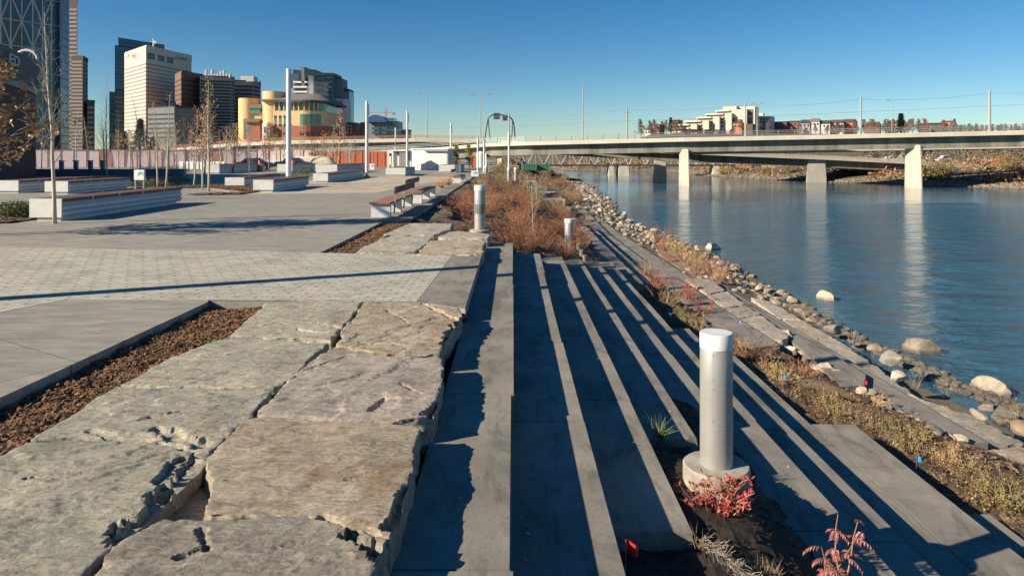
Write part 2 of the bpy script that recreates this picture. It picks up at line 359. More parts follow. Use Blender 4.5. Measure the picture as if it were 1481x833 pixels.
b = MB().add([(-200, -60, WZ), (2500, -60, WZ), (2500, 400, WZ), (-200, 400, WZ)], [(0, 1, 2, 3)])
b = MB().add([(7.5, -60, WZ), (2500, -60, WZ), (2500, 262, WZ), (10, 262, WZ), (7.5, 40, WZ)], [(0, 1, 2, 3, 4)])
tag(b.build('river', M['water']), 'wide rippled blue river flowing under the bridges', kind='structure')
# ================================================================ PLAZA
def sheet(name, poly, z, mat, label, z0=None):
    b = MB(); b.prism(poly, z - .3 if z0 is None else z0, z); return tag(b.build(name, mat), label, kind='structure')
gp = lambda pts, z=0: [G(u, v, z) for u, v in pts]
# plaza outline with the mulch beds and slab rows left open
m1 = gp([(0, 575), (300, 437), (303, 434)]); edgeA = [(-4.9, -4), m1[0], m1[1], m1[2]]
far_cut = gp([(603, 437), (603.5, 437)])
xw = G(673, 447)[0]
m2 = gp([(462, 366), (553, 321)])
plaza = [(-4.9+.0, -4), G(0, 575), G(300, 437), G(302, 433.8), G(605, 437), G(673, 447), G(697, 369), G(510, 367), G(462, 366), G(553, 321),
         G(594.7, 317.8), (-2.95, 22), (-3.1, 40), (-3.3, 60), (-2.2, 75), (2, 140), (2, 250), (-900, 420), (-900, -40), (-60, -40), (-12, -4)]
# left of first mulch strip: direction of its kerb
k0 = G(0, 575); k1 = G(300, 437); t = (-4 - k0[1])/(k1[1]-k0[1]); plaza[0] = (k0[0] + (k1[0]-k0[0])*t, -4)
plaza[-1] = (-14, -4)
sheet('plaza', plaza, 0, M['plaza'], 'grey textured concrete plaza paving reaching back to the planters', -.12)
band = [G(-900, 372), G(-300, 361), G(0, 357), G(60, 359), G(240, 362), G(350, 363), G(458, 366), G(510, 367), G(655, 367.5), G(603, 437), G(300, 434), G(98, 433), G(0, 452), G(-600, 640)]
def thin(name, poly, z, mat, label): return tag(MB().prism(poly, z-.0035, z).build(name, mat), label, kind='structure')
thin('paver_path', band, .004, M['paver'], 'pale paver band crossing the plaza towards the terrace steps')
thin('concrete_path', [G(655.5, 367.5), G(696.5, 370), G(672.5, 446.6), G(604, 437)], .0045, M['concrete'], 'smooth grey concrete apron between the pavers and steps')
# paler paver field further back
thin('tan_paver_path', [G(270, 268), G(345, 281), G(545, 279), G(600, 268), G(650, 262), G(655, 256), G(560, 255), G(470, 262), G(380, 262)], .004, M['paver_tan'], 'sandy paver field between the planter benches and the kiosk')
# kerb edge of bench walkway
sheet('bench_walkway', [G(553, 321.3), G(594.4, 318.2), (-2.97, 22), (-3.12, 40), (-3.7, 40), (-3.6, 22), G(540, 322)], .012, M['concrete'], 'narrow concrete walkway strip beneath the slatted benches', -.3)
# ================================================================ TERRACE STEPS
W = .604; H0 = .16; HR = .26
rs = random.Random(5)
ordn = ['top', 'second', 'third', 'fourth', 'fifth', 'sixth', 'seventh', 'eighth', 'lowest']
spans = {0: [(-4, 15.45)], 1: [(-4, 15.6)], 2: [(4.55, 16.9)], 3: [(6.67, 18.2)], 4: [(8.1, 19.6)],
         5: [(-4, 21.0)], 6: [(-4, 14.0), (19.0, 37)], 7: [(-4, 13.3), (19.6, 37)], 8: [(-4, 7.76)]}
for k in range(9):
    z = -H0 - HR*k; b = MB()
    for (ya, yb) in spans[k]:
        n = max(1, round((yb-ya)/2.45)); ln = (yb-ya)/n
        for i in range(n):
            y0 = ya + i*ln; y1 = y0 + ln - (.011 if i < n-1 else 0); dx = rs.uniform(-.012, .012); dz = rs.uniform(-.003, .003)
            x1 = W*k + dx
            x0 = W*(k-1) - .05
            if k == 0: x0 = -.585
            if k == 5: x0 = W*4 - (.0 if y0 < 8.3 else .05)
            if k == 7 and y1 < 20:                  # wide block row with a seam
                cut = 9.69
                for (a, c) in ((y0, min(y1, cut)), (max(y0, cut), y1)):
                    if c - a < .02: continue
                    b.box(x0, 4.23 + dx, a, c, z-.5, z+dz)
                    if c <= cut + .01: b.box(4.236 + dx, 4.84, a, c, z-.5, z+dz-.002)
                continue
            if k == 8: x0 = 4.83; x1 = 5.41 + dx
            b.box(x0, x1, y0, y1, z-.5, z+dz)
    o = b.build('terrace_step', M['concrete'], bevel=.006)
    tag(o, '%s concrete terrace step counted down from the stone slabs to the river' % ordn[k], kind='structure')
# far cross kerbs where the terraces run out
# promenade, lower walkway
PZ = -2.24
sheet('promenade', [G(1000, 452, PZ), G(1060, 493, PZ), G(1088, 503, PZ), G(1128, 499, PZ), G(1031, 436.5, PZ), G(977, 401, PZ), G(931, 376, PZ), G(881, 338.7, PZ), G(846, 303, PZ), G(820, 303, PZ), (3.62, 38), (4.2, 30), (4.2, 19)], PZ, M['concrete'], 'long concrete riverside promenade running towards the bridge')
LZ = -2.5
sheet('river_ledge', [G(881, 338.7, -2.36), G(931, 376, -2.36), G(977, 401, -2.36), G(1031, 436.5, -2.36), G(1046, 440, -2.36), G(1010, 408, -2.36), G(957, 376, -2.36), G(893, 335, -2.36), G(850, 302, -2.36), G(846, 303, -2.36)], -2.36, M['concrete'], 'narrow sunken concrete ledge between the promenade and the shore rocks')
sheet('lower_walkway', [G(1243, 560, LZ), G(1383, 642, LZ), G(1429, 640, LZ), G(1260, 540, LZ), G(1031, 405, LZ), G(985, 378, LZ), G(950, 358, LZ), G(951, 366, LZ), G(1000, 400, LZ), G(1060, 440, LZ), G(1150, 500, LZ)], LZ, M['concrete'], 'grey concrete walkway slot between the two rows of river slabs')
RZ = -2.39
sheet('raised_walkway', [G(1150, 497, RZ), G(1218, 560, RZ), G(1250, 557, RZ), G(1252, 541, RZ), G(1110, 457, RZ), G(1045, 417, RZ), G(1043, 425, RZ), G(1085, 452, RZ)], RZ, M['concrete'], 'raised grey concrete block on the riverside walkway ending by the small red flag')
# ================================================================ STONE SLABS
def dense(poly, step, amp, rnd, sc=3.0):
    out = []; n = len(poly); sd = rnd.uniform(0, 99)
    for i in range(n):
        a = Vector(poly[i]).to_2d(); c = Vector(poly[(i+1) % n]).to_2d(); d = c-a; k = max(1, int(d.length/step)); nrm = Vector((-d.y, d.x)).normalized() if d.length else Vector((0, 0))
        for j in range(k):
            p = a + d*(j/k); w = noise.fractal(Vector((p.x*sc, p.y*sc, sd)), .6, 2.2, 5)*amp
            out.append((p.x + nrm.x*w, p.y + nrm.y*w))
    return out
def slab(poly, ztop, zbot, seed, mat, label, vox=.02, amp=.035, rough=1.0, tilt=(0, 0), strata=.02, group=None, name='stone_slab', cat='stone slab', cuts=()):
    rnd = random.Random(seed)
    P = dense(poly, max(.05, vox*2), amp, rnd)
    bm = bmesh.new(); cx = sum(p[0] for p in P)/len(P); cy = sum(p[1] for p in P)/len(P)
    vb = [bm.verts.new((x-cx, y-cy, zbot)) for x, y in P]; f = bm.faces.new(vb)
    r = bmesh.ops.extrude_face_region(bm, geom=[f]); bmesh.ops.translate(bm, vec=(0, 0, ztop-zbot), verts=[e for e in r['geom'] if isinstance(e, bmesh.types.BMVert)])
    bmesh.ops.recalc_face_normals(bm, faces=bm.faces)
    me = bpy.data.meshes.new(name); bm.to_mesh(me); bm.free()
    o = bpy.data.objects.new(name, me); C.objects.link(o)
    md = o.modifiers.new('r', 'REMESH'); md.mode = 'VOXEL'; md.voxel_size = vox
    dg = bpy.context.evaluated_depsgraph_get(); me2 = bpy.data.meshes.new_from_object(o.evaluated_get(dg)); o.modifiers.clear(); o.data = me2; bpy.data.meshes.remove(me)
    s = rnd.uniform(0, 50); ang = R(38) ; ca, sa = cos(ang), sin(ang)
    nrm = [v.normal.copy() for v in me2.vertices]
    for v, n in zip(me2.vertices, nrm):
        x, y, z = v.co.x + cx, v.co.y + cy, v.co.z
        dz = 0
        if z > ztop - vox*1.5 or n.z > .5:
            u = ca*x + sa*y; w = -sa*x + ca*y
            q = noise.fractal(Vector((u*.45, w*1.5, s)), 1.0, 2.1, 2)*1.7 + .10*noise.fractal(Vector((u*7, w*9, s)), .8, 2.1, 3)
            # split planes of the rock: flat shelves with short ragged risers
            fr = q*2.2 - math.floor(q*2.2); st = (.5 - fr/.84 if fr < .84 else (fr - .84)/.16 - .5)*.95
            dz = st/2.2*strata*rough
            dz += noise.fractal(Vector((u*4, w*9, s+3)), .65, 2.2, 6)*.0085*rough
            for (cxx, cyy, exx, eyy, crad, cdep) in cuts:
                gx, gy = exx-cxx, eyy-cyy; tt = max(0, min(1, ((x-cxx)*gx + (y-cyy)*gy)/(gx*gx+gy*gy+1e-9)))
                d = sqrt((x-cxx-tt*gx)**2 + (y-cyy-tt*gy)**2)
                if d > crad*2.2: continue
                d += crad*.9*noise.fractal(Vector((x*7, y*7, s)), .6, 2.2, 4)
                if d < crad: dz -= cdep*(1 if d < crad*.88 else (crad-d)/(crad*.12))
            dz += (x-cx)*tilt[0] + (y-cy)*tilt[1]
            v.co.z += max(dz, -.8*(ztop-zbot))
        if n.z < .75:
            h = .5 + noise.noise(Vector((x*1.5, y*1.5, z*22 + s)))*.9
            k = noise.fractal(Vector((x*6, y*6, z*14 + s)), .7, 2.1, 4)
            d = .008*h + .014*k
            v.co.x += n.x*d*rough; v.co.y += n.y*d*rough
    me2.materials.append(mat); o.location = (cx, cy, 0); smoothby(o, 32)
    return tag(o, label, cat, group)
def below(p, q, y=-3.2):     # continue the line p-q down to distance y
    t = (y - q[1])/(q[1]-p[1]); return (q[0] + (q[0]-p[0])*t, y)
Zs = .03; zb = -.24
def gs(pts, z=Zs): return [G(u, v, z) for u, v in pts]
rt = lambda v: -.60     # river edge of the slab row
near = [
 (gs([(384, 438), (460, 432), (524, 435), (505, 462), (478, 492), (430, 489), (332, 485), (349, 470), (368, 455)]), 'stone_green', 'smallest left slab at the far end beside the mulch point, smooth grey green', .02),
 (gs([(330, 488), (477, 496), (444, 523), (426, 546), (397, 559), (330, 559), (170, 556), (200, 541), (250, 516), (300, 497)]), 'stone_green', 'second left slab, long pale grey green stone bordering the bark mulch', .018),
 (gs([(165, 561), (395, 563), (357, 606), (303, 653), (285, 652), (235, 634), (118, 630), (44, 637), (75, 615), (120, 590)]), 'stone_green', 'third left slab with a flaky broken lower edge beside the mulch', .028),
 (gs([(-60, 700), (0, 660), (40, 641), (116, 634), (232, 638), (285, 657), (302, 661), (243, 722), (178, 774), (112, 838)]), 'stone_green', 'large grey green slab in the bottom left corner with a deep flaked shelf', .034),
 (gs([(529, 436), (610, 438), (662, 446), (667, 457), (654, 478), (641, 492), (636, 511), (560, 511), (487, 497), (506, 465)]), 'stone_tan', 'far right slab with a warm pinkish fractured top beside the concrete apron', .032),
 (gs([(484, 501), (560, 515), (634, 515), (642, 531), (627, 600), (560, 609), (480, 605), (374, 598), (401, 566), (442, 527)]), 'stone_pink', 'rippled pale slab with a dark notch in its lower right corner', .034),
 (gs([(352, 609), (372, 602), (480, 609), (598, 613), (609, 621), (592, 690), (563, 776), (520, 757), (470, 743), (303, 745), (302, 662), (332, 627)]), 'stone_tan', 'tan slab speckled with rust above the bottom right slab', .012),
]
CUTS = {0: ((455, 470, 490, 478, .035, .018), (430, 480, 470, 486, .02, .015)),
 2: ((205, 612, 262, 600, .018, .02), (225, 628, 292, 648, .055, .03), (130, 632, 160, 636, .03, .02)),
 3: ((190, 775, 245, 718, .085, .05), (250, 712, 296, 664, .07, .05), (236, 700, 262, 672, .05, .03), (40, 700, 110, 690, .014, .015)),
 4: ((648, 500, 672, 468, .085, .16), (612, 443, 662, 466, .024, .04), (560, 452, 590, 470, .012, .012), (520, 500, 600, 504, .012, .015)),
 5: ((622, 602, 640, 585, .06, .2), (534, 600, 556, 582, .018, .04), (556, 582, 612, 583, .010, .02), (580, 560, 610, 575, .014, .018), (440, 540, 500, 520, .012, .015)),
 6: ((560, 772, 596, 700, .03, .05), (330, 700, 360, 690, .012, .01), (500, 700, 540, 690, .014, .012))}
lst = []
for i, (P, mt, lb, st) in enumerate(near):
    cuts = ()
    if i == 3:
        P = P[:-1] + [G(112, 838, Zs), below(G(178, 774, Zs), G(112, 838, Zs)), (-4.4, -3.2), (-3.0, 2.4)]
    cuts = [(*G(u, v), *G(u2, v2), r_, d_) for u, v, u2, v2, r_, d_ in CUTS.get(i, ())]
    lst.append(slab(P, Zs, zb, 20+i, M[mt], lb, .0135, .03, 1.0, strata=st, cuts=cuts))
lst.append(slab(gs([(122, 838), (178, 778), (240, 748), (303, 749), (468, 747), (520, 761), (562, 781)]) + [below(G(562, 781, Zs), (-.62, 2.98), -3.2), (-2.6, -3.2)], Zs, zb, 41, M['stone_dark'],
     'bottom right slab with a chipped corner and dark clefts', .0135, .03, 1.1, strata=.035,
     cuts=[(*G(u, v), *G(u2, v2), r_, d_) for u, v, u2, v2, r_, d_ in ((470, 752, 548, 780, .045, .11), (505, 785, 560, 815, .05, .07), (292, 776, 300, 800, .022, .03), (262, 812, 300, 795, .016, .03), (400, 800, 450, 790, .012, .012))]))
lst.append(slab(gs([(300, 655), (312, 668), (305, 752), (236, 756), (180, 785), (243, 718)], -.09), -.09, zb, 55, M['stone_tan'], 'sunken filler stone in the gap between the left and right slab rows', .02, .02, .6))
farp = [
 (gs([(592, 323), (655, 323), (651, 332), (627, 340), (562, 340), (548, 346), (560, 337)]), 'stone_pink', 'farthest left slab of the group below the slatted benches'),
 (gs([(547, 348), (562, 342), (626, 342), (617, 352), (600, 365), (512, 366), (528, 356)]), 'stone_green', 'left slab of the far group bordering the paver band'),
 (gs([(654, 334), (690, 336), (709, 339), (705, 345), (642, 345), (633, 343)]), 'stone_pink', 'grey slab directly beneath the second light bollard'),
 (gs([(623, 348), (640, 347), (702, 347), (700, 358), (697, 368), (602, 368), (613, 357)]), 'stone_tan', 'warm tan slab of the far group beside the steps'),
]
for i, (P, mt, lb) in enumerate(farp): slab(P, Zs, zb, 70+i, M[mt], lb, .028, .04, 1.0, strata=.03)
# rows of quarried slabs along the river walk
row1 = [(970, 398), (1000, 400), (1034, 408), (1060, 425), (1095, 447), (1120, 463), (1140, 484)]
def quad(u0, v0, u1, v1, u2, v2, u3, v3, z): return gs([(u0, v0), (u1, v1), (u2, v2), (u3, v3)], z)
r1 = [((990, 403), (1030, 404), (1050, 420), (1022, 425)), ((1024, 427), (1052, 421), (1078, 440), (1046, 445)), ((1048, 447), (1079, 441), (1100, 455), (1068, 460)), ((1070, 461), (1102, 456), (1141, 484), (1132, 492), (1107, 490))]
for i, q in enumerate(r1):
    slab(gs(q, -2.3), -2.3, -2.62, 80+i, M['stone_pink' if i % 2 else 'stone_dark'], ['pale quarried slab nearest the bridge in the inner river row', 'second quarried slab from the bridge in the inner river row', 'third quarried slab from the bridge in the inner river row', 'brown end slab of the inner river row beside round boulders'][i], .035, .05, 1, strata=.03)
r2 = [((1085, 430), (1112, 435), (1160, 462), (1128, 461)), ((1131, 462), (1162, 463), (1205, 488), (1172, 490)), ((1174, 491), (1207, 489), (1262, 526), (1226, 523)), ((1228, 524), (1264, 527), (1330, 575), (1296, 566)), ((1298, 567), (1333, 576), (1392, 596), (1372, 606)), ((1340, 592), (1400, 597), (1481, 640), (1434, 648), (1410, 632)), ((1418, 652), (1490, 645), (1560, 690), (1500, 700))]
lb2 = ['farthest slab of the outer river row, tucked behind the shore rocks', 'pinkish slab of the outer river row beside tall green stems', 'cracked grey slab of the outer river row beside the shore stones', 'long streaked slab of the outer river row by the red flag', 'short slab of the outer river row opposite the largest river boulder', 'broad grey streaked slab beside the cut end of the walkway', 'brown slab at the right picture edge below the streaked slab']
for i, q in enumerate(r2):
    z = -2.6
    slab(gs(q, z), z, -3.05, 90+i, M[['stone_pink', 'stone_tan', 'stone_pink', 'stone_dark', 'stone_tan', 'stone_dark', 'stone_tan'][i]], lb2[i], .04, .05, 1, strata=.03)
# stones stepping up the planted slope in the distance
for i, (u, v, z, w, d) in enumerate([(760, 262, -.5, 2.2, 2.5), (775, 270, -.75, 2.0, 2.2), (788, 278, -.95, 1.9, 2.0), (800, 288, -1.15, 1.7, 1.8), (812, 300, -1.35, 1.2, 1.6), (822, 316, -1.5, 1.0, 1.3), (838, 330, -1.6, .9, 1.2)]):
    x, y = G(u, v, z)
    slab([(x-w/2, y-d/2), (x+w/2, y-d/2+.2), (x+w/2-.1, y+d/2), (x-w/2+.2, y+d/2-.1)], z, z-.6, 110+i, M['rock_grey'], 'grey quarried block in the line of stones through the shrub slope', .07, .1, 1.2, strata=.08, group='quarried blocks through the shrub slope', name='stone_block', cat='stone block')
# ================================================================ BEDS
def bed(name, poly, zf, step, mat, label, amp=.03, chips=0, chipsz=.05, chm=None, seed=1, kind='stuff'):
    """loose ground filling an outline: grid clipped to it, edges dropped below its borders"""
    rnd = random.Random(seed); xs_ = [p[0] for p in poly]; ys_ = [p[1] for p in poly]
    def inside(x, y):
        c = False; j = len(poly)-1
        for i in range(len(poly)):
            (xi, yi), (xj, yj) = poly[i], poly[j]
            if (yi > y) != (yj > y) and x < (xj-xi)*(y-yi)/(yj-yi) + xi: c = not c
            j = i
        return c
    x0, x1, y0, y1 = min(xs_), max(xs_), min(ys_), max(ys_)
    nx_ = int((x1-x0)/step)+2; ny_ = int((y1-y0)/step)+2; b = MB(); idx = {}
    H = lambda x, y: zf(x, y) + amp*noise.fractal(Vector((x*2.3, y*2.3, seed)), .8, 2.1, 5)*1.6
    for j in range(ny_):
        for i in range(nx_):
            x = x0 + i*step; y = y0 + j*step
            if inside(x+step/2, y+step/2) or inside(x, y) or inside(x+step, y) or inside(x, y+step):
                q = []
                for a, c in ((i, j), (i+1, j), (i+1, j+1), (i, j+1)):
                    if (a, c) not in idx:
                        xx, yy = x0+a*step, y0+c*step; idx[(a, c)] = len(b.v); b.v.append((xx, yy, H(xx, yy)))
                    q.append(idx[(a, c)])
                b.f.append(tuple(q)); b.m.append(0)
    b.cur = 1; n = 0
    while n < chips:
        x = rnd.uniform(x0, x1); y = rnd.uniform(y0, y1)
        if not inside(x, y): continue
        n += 1; z = H(x, y) + rnd.uniform(0, .012); a = rnd.uniform(0, pi); l = chipsz*rnd.uniform(.3, 1.0); w = l*rnd.uniform(.15, .4); t = rnd.uniform(-.5, .5); t2 = rnd.uniform(-.3, .3)
        d = Vector((cos(a), sin(a), t)); e = Vector((-sin(a), cos(a), t2)); p = Vector((x, y, z+.004)); up = Vector((0, 0, .004))
        q = [p - d*l/2 - e*w/2, p + d*l/2 - e*w/2, p + d*l/2 + e*w/2, p - d*l/2 + e*w/2]
        b.add(q + [k - up*2 for k in q], [(0, 1, 2, 3), (0, 4, 5, 1), (1, 5, 6, 2), (2, 6, 7, 3), (3, 7, 4, 0)])
    me = b.build(name, [mat, chm or M['chip']]); return tag(me, label, kind=kind)
k2 = G(384, 438)
mp = [plaza[0], G(0, 575), G(300, 437), G(384, 436), G(368, 455), G(335, 487), G(250, 516), G(168, 557), G(45, 639), G(-60, 700), (-2.9, 2.4), (-3.6, -4)]
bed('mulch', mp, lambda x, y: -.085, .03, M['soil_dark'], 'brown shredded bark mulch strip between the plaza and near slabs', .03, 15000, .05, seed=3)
mp2 = [G(462, 366.5), G(553, 321), G(594, 318), G(592, 323), G(547, 347), G(512, 367)]
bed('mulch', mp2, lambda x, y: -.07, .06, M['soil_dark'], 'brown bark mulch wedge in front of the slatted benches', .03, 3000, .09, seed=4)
pit = [(.61, -4), (.61, 4.62), (1.215, 4.62), (1.215, 6.72), (1.83, 6.72), (1.83, 8.2), (2.46, 8.2), (2.46, 6), (2.42, 4.5), (2.3, 3.3), (2.15, 2), (2.4, -4)]
def pitz(x, y):
    z = pl([(.6, -.80), (1.3, -.75), (1.7, -.84), (2.1, -1.08), (2.46, -1.45), (3, -1.6)], x)
    return z - .27*sst(5.7, 6.9, y)*(1 - sst(1.3, 2.4, x)) + .0*x
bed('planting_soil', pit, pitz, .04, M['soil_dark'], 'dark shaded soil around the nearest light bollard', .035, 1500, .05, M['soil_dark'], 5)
bed1 = [(3.03, 19.2), (3.03, 14.02), (3.63, 14.02), (3.63, 13.32), (4.24, 13.32), (4.24, 9.7), (4.85, 9.7), (4.85, 7.8), (5.42, 7.8), (5.42, 4), (9.0, 4), (9.2, 9.5), G(1435, 662, -2.5), G(1385, 650, -2.5), G(1290, 600, -2.45), G(1215, 560, -2.4), G(1140, 510, -2.35), G(1085, 505, -2.3), G(1040, 486, -2.25), G(985, 440, -2.2), G(935, 398, -2.2), G(915, 385, -2.2)]
def bed1z(x, y):
    z = pl([(3, -1.88), (4.2, -2.12), (5.5, -2.33), (7, -2.50), (9, -2.75)], x)
    return z + .18*math.exp(-((x-5.9)**2 + (y-10.6)**2)/.35) + .14*math.exp(-((x-6.4)**2 + (y-9.2)**2)/.3)
bed('planting_soil', bed1, bed1z, .08, M['soil'], 'long brown planting bed between the lower steps and the river walk', .05, 5000, .09, None, 6)
farb = [(.62, 15.62), (-.6, 15.45), (-.7, 17.0), G(709, 339), G(690, 334), G(656, 322), G(594.5, 317.8), (-2.96, 22), (-3.1, 40), (-3.2, 60), (4, 60), (4.1, 38), (3.0, 36), (2.9, 21.2), (2.4, 21.2), (2.4, 19.9), (1.8, 19.9), (1.8, 18.5), (1.2, 18.5), (1.2, 17), (.62, 17)]
def farbz(x, y):
    return pl([(-3.2, -.08), (-1.6, -.2), (-.5, -.33), (.6, -.62), (1.8, -1.1), (3.0, -1.62), (4.2, -2.15)], x) - .0*y
bed('planting_soil', farb, farbz, .14, M['soil'], 'brown earth slope behind the far end of the terrace steps', .07, 4500, .12, None, 7)
# ================================================================ LIGHT BOLLARDS
def bollard(X, Y, z0, label, lens=True, ring=(.26, .30), h=1.05, wide=True, r=.127):
    t = thing('light_bollard', (X, Y, z0), label, 'light bollard', 'round metal light bollards')
    if ring: MB().lathe([(ring[0], -ring[1]), (ring[0], -.012), (ring[0]-.012, 0), (.05, .001)], 40).build('base', M['concrete_pale'], t, smooth=False); smoothby(t.children[-1])
    o = MB().lathe([(r, .0), (r, .335), (r-.003, .337), (r-.003, .342), (r, .344), (r, .655), (r-.003, .657), (r-.003, .662), (r, .664), (r, h-.125), (r-.002, h-.12)], 40).build('body', M['alu'], t); smoothby(o)
    o = MB().lathe([(r+.002, h-.12), (r+.002, h-.01), (r-.006, h), (r-.02, h)], 40).build('cap', M['cap_white'], t); smoothby(o)
    # access door joint, screws
    a0 = R(-118)
    def arc(a, z0_, z1_, w, rr, mt, nm, n=6):
        vs = []; fs = []
        for i in range(n+1):
            q = a + w*(i/n - .5)
            for rad, z in ((rr, z0_), (rr, z1_), (rr-.01, z0_), (rr-.01, z1_)): vs.append((rad*cos(q), rad*sin(q), z))
        for i in range(n):
            k = i*4; fs += [(k, k+4, k+5, k+1), (k+1, k+5, k+7, k+3), (k, k+2, k+6, k+4)]
        fs += [(0, 1, 3, 2), (n*4, n*4+2, n*4+3, n*4+1)]
        return MB().add(vs, fs).build(nm, mt, t)
    if lens:
        arc(R(-95), .38, .60, R(150), r+.004, M['lens_dark'], 'lamp_window', 16)
        for q in (-150, -95, -40): arc(R(q), .375, .605, R(7), r+.009, M['alu'], 'lamp_guard', 2)
    else:
        arc(a0, .36, .64, R(1.6), r+.0006, M['steel'], 'door_joint', 2); arc(a0, .68, .905, R(1.6), r+.0006, M['steel'], 'door_joint', 2)
        for z in (.375, .625, .70, .89): arc(a0+R(1), z, z+.011, R(5), r+.003, M['steel'], 'screw', 2)
    return t
bollard(1.623, 5.45, -.624, 'nearest grey metal light bollard with white cap standing on a round concrete base', lens=False)
bollard(-.79, 16.2, .067, 'light bollard with dark lamp window standing on the far stone slabs', ring=(.24, .14))
bollard(1.60, 19.5, -1.04, 'light bollard with dark lamp window at the far end of the steps beside a stake', ring=(.22, .2))
for (u, v, Y, lb) in ((736, 262, 48, 'small pale bollard post left of two beyond the brown shrubs'), (746, 262, 49, 'small pale bollard post right of two beyond the brown shrubs'), (703, 257, 55, 'pale bollard post beside the white swirl sign')):
    z = ZV(v, Y); t = bollard(UX(u, Y), Y, z, lb, lens=False, ring=None, h=.95, r=.13)
# ================================================================ SLATTED BENCHES
def slat_bench(x0, x1, y0, y1, back, label, legs, by):
    t = thing('slatted_bench', (x0, y0, 0), label, 'bench', 'slatted benches along the plaza edge'); w = x1-x0; l = y1-y0
    for f in legs:
        b = MB(); y = f*l; b.hexa([(.02, y, .012), (w-.0, y, .012), (w-.0, y+.16, .012), (.02, y+.16, .012)], [(.02, y, .40), (w-.0, y, .40), (w-.0, y+.16, .40), (.02, y+.16, .40)]); b.build('leg', M['concrete_bench'], t, bevel=.006)
    n = 5; pw = w/n
    for i in range(n): MB().box(i*pw+.006 - .02, (i+1)*pw-.006, -.06, l+.1, .40, .455).build('seat_plank', M['wood'], t, bevel=.005)
    xb = w+.01 if back > 0 else -.04
    for f in by[2]:
        b = MB(); y = f*l; b.hexa([(xb-.02, y, .1), (xb+.02, y, .1), (xb+.02, y+.05, .1), (xb-.02, y+.05, .1)], [(xb-.02+.06*back, y, .84), (xb+.02+.06*back, y, .84), (xb+.02+.06*back, y+.05, .84), (xb-.02+.06*back, y+.05, .84)]); b.build('back_post', M['steel'], t)
    b = MB(); xx = xb + .045*back
    b.hexa([(xx-.03, by[0]*l, .68), (xx+.02, by[0]*l, .68), (xx+.02, by[1]*l, .68), (xx-.03, by[1]*l, .68)], [(xx-.02, by[0]*l, .88), (xx+.03, by[0]*l, .88), (xx+.03, by[1]*l, .88), (xx-.02, by[1]*l, .88)]); b.build('backrest', M['wood_dark'], t, bevel=.008)
    return t
slat_bench(-4.14, -3.56, 19.8, 24.3, 1, 'nearest wooden slatted bench with its backrest on the river side', (0, .42, .93), (.1, .98, (.12, .52, .92)))
slat_bench(-4.02, -3.42, 25.6, 30.2, -1, 'second slatted bench behind the nearest, backrest on the plaza side', (0, .5, .95), (.12, .9, (.2, .8)))
slat_bench(-3.95, -3.35, 44, 48.2, -1, 'farthest small slatted bench by the ornamental grass', (0, .5, .95), (.12, .9, (.2, .8)))
# ================================================================ PLANTER BENCHES
def planter_bench(x0, x1, y0, y1, h, label):
    t = thing('planter_bench', ((x0+x1)/2, y0, 0), label, 'bench', 'long timber topped concrete benches'); w = (x1-x0)/2; l = y1-y0
    MB().box(-w+.18, w-.07, .06, l-.3, 0, .1).build('plinth', M['concrete_bench'], t)
    MB().box(-w+.03, w-.03, .04, l-.05, .1, h-.09).build('body', M['greyb_wall'], t, bevel=.01)
    for z in (.17, .32): MB().box(w-.03, w+.01, .05, l-.04, z, z+.075).build('side_ledge', M['concrete_bench'], t, bevel=.005)
    n = max(4, int(l/1.2)); pl_ = l/n
    MB().box(-w, w, 0, .04, .1, h).build('end_panel', M['concrete_bench'], t, bevel=.006)
    for i in range(n): MB().box(-w, w+.015, .045 + i*pl_, (i+1)*pl_ - .015, h-.09, h).build('timber_top', M['wood_dark'], t, bevel=.006)
    return t
M['greyb_wall'] = pm('greyb_wall', (.33, .36, .38), (.44, .47, .49), 3, .7, .1, .002, 30)
PBL = [(-13.4, -12.5, 18.9, 25.8, .62, 'nearest long timber topped bench with a white end panel, beside the leftmost mulch bed'),
 (-21.9, -20.8, 31.9, 37.2, .6, 'second long bench seen above the nearest one, with the white sign behind its end'),
 (-25.1, -23.7, 32.7, 41, .6, 'long low bench running out of the left picture edge'),
 (-12.8, -11.8, 33.6, 39.5, .6, 'middle long bench in front of the tallest white pole'),
 (-16.3, -15.2, 38.6, 47, .55, 'dark sided bench just left of the tallest white pole bench'),
 (-13.2, -12.2, 45, 56, .6, 'bench behind the tallest white pole, casting a long shadow'),
 (-11.0, -9.3, 59, 65, .7, 'small grey bench to the right of the second white pole'),
 (-30, -28.4, 66, 78, .9, 'pale bench far left in front of the dark parked car'),
 (-23.5, -22, 68, 76, .9, 'small white ended bench in front of the red cone'),
 (-18.5, -16.5, 64, 76, .9, 'far pale bench beside the white tarp mound'),
 (-7.6, -5.4, 70, 76, .8, 'grey bench in front of the white site cabin')]
for a in PBL: planter_bench(*a)
# ================================================================ WHITE POLES
def pole(X, Y, h, r, label, mat='pole_white', lean=0):
    r *= .86
    t = thing('light_pole', (X, Y, 0), label, 'light pole', 'tall white plaza light poles')
    MB().lathe([(r*2.4, 0), (r*2.4, .06), (r*1.3, .16), (r, .17)], 20).build('base', M['concrete_pale'], t)
    o = MB().lathe([(r, .1), (r*.9, h-.9), (r*.9, h)], 20).build('shaft', M[mat], t); smoothby(o)
    MB().box(r*.7, r*1.5, -.06, .06, h-1.15, h-.28).build('lamp_head', M['steel'], t, bevel=.01)
    return t
pole(UX(417.5, 41.5), 41.5, 7.05, .19, 'tallest white light pole, rising above the middle bench')
pole(UX(530.5, 55), 55, 6.15, .15, 'second white light pole standing in front of the open white shelter')
pole(UX(589, 68), 68, 6.2, .13, 'white light pole at the left end of the white site cabin')
pole(UX(652, 84), 84, 5.7, .12, 'thin white light pole at the right end of the site cabin')
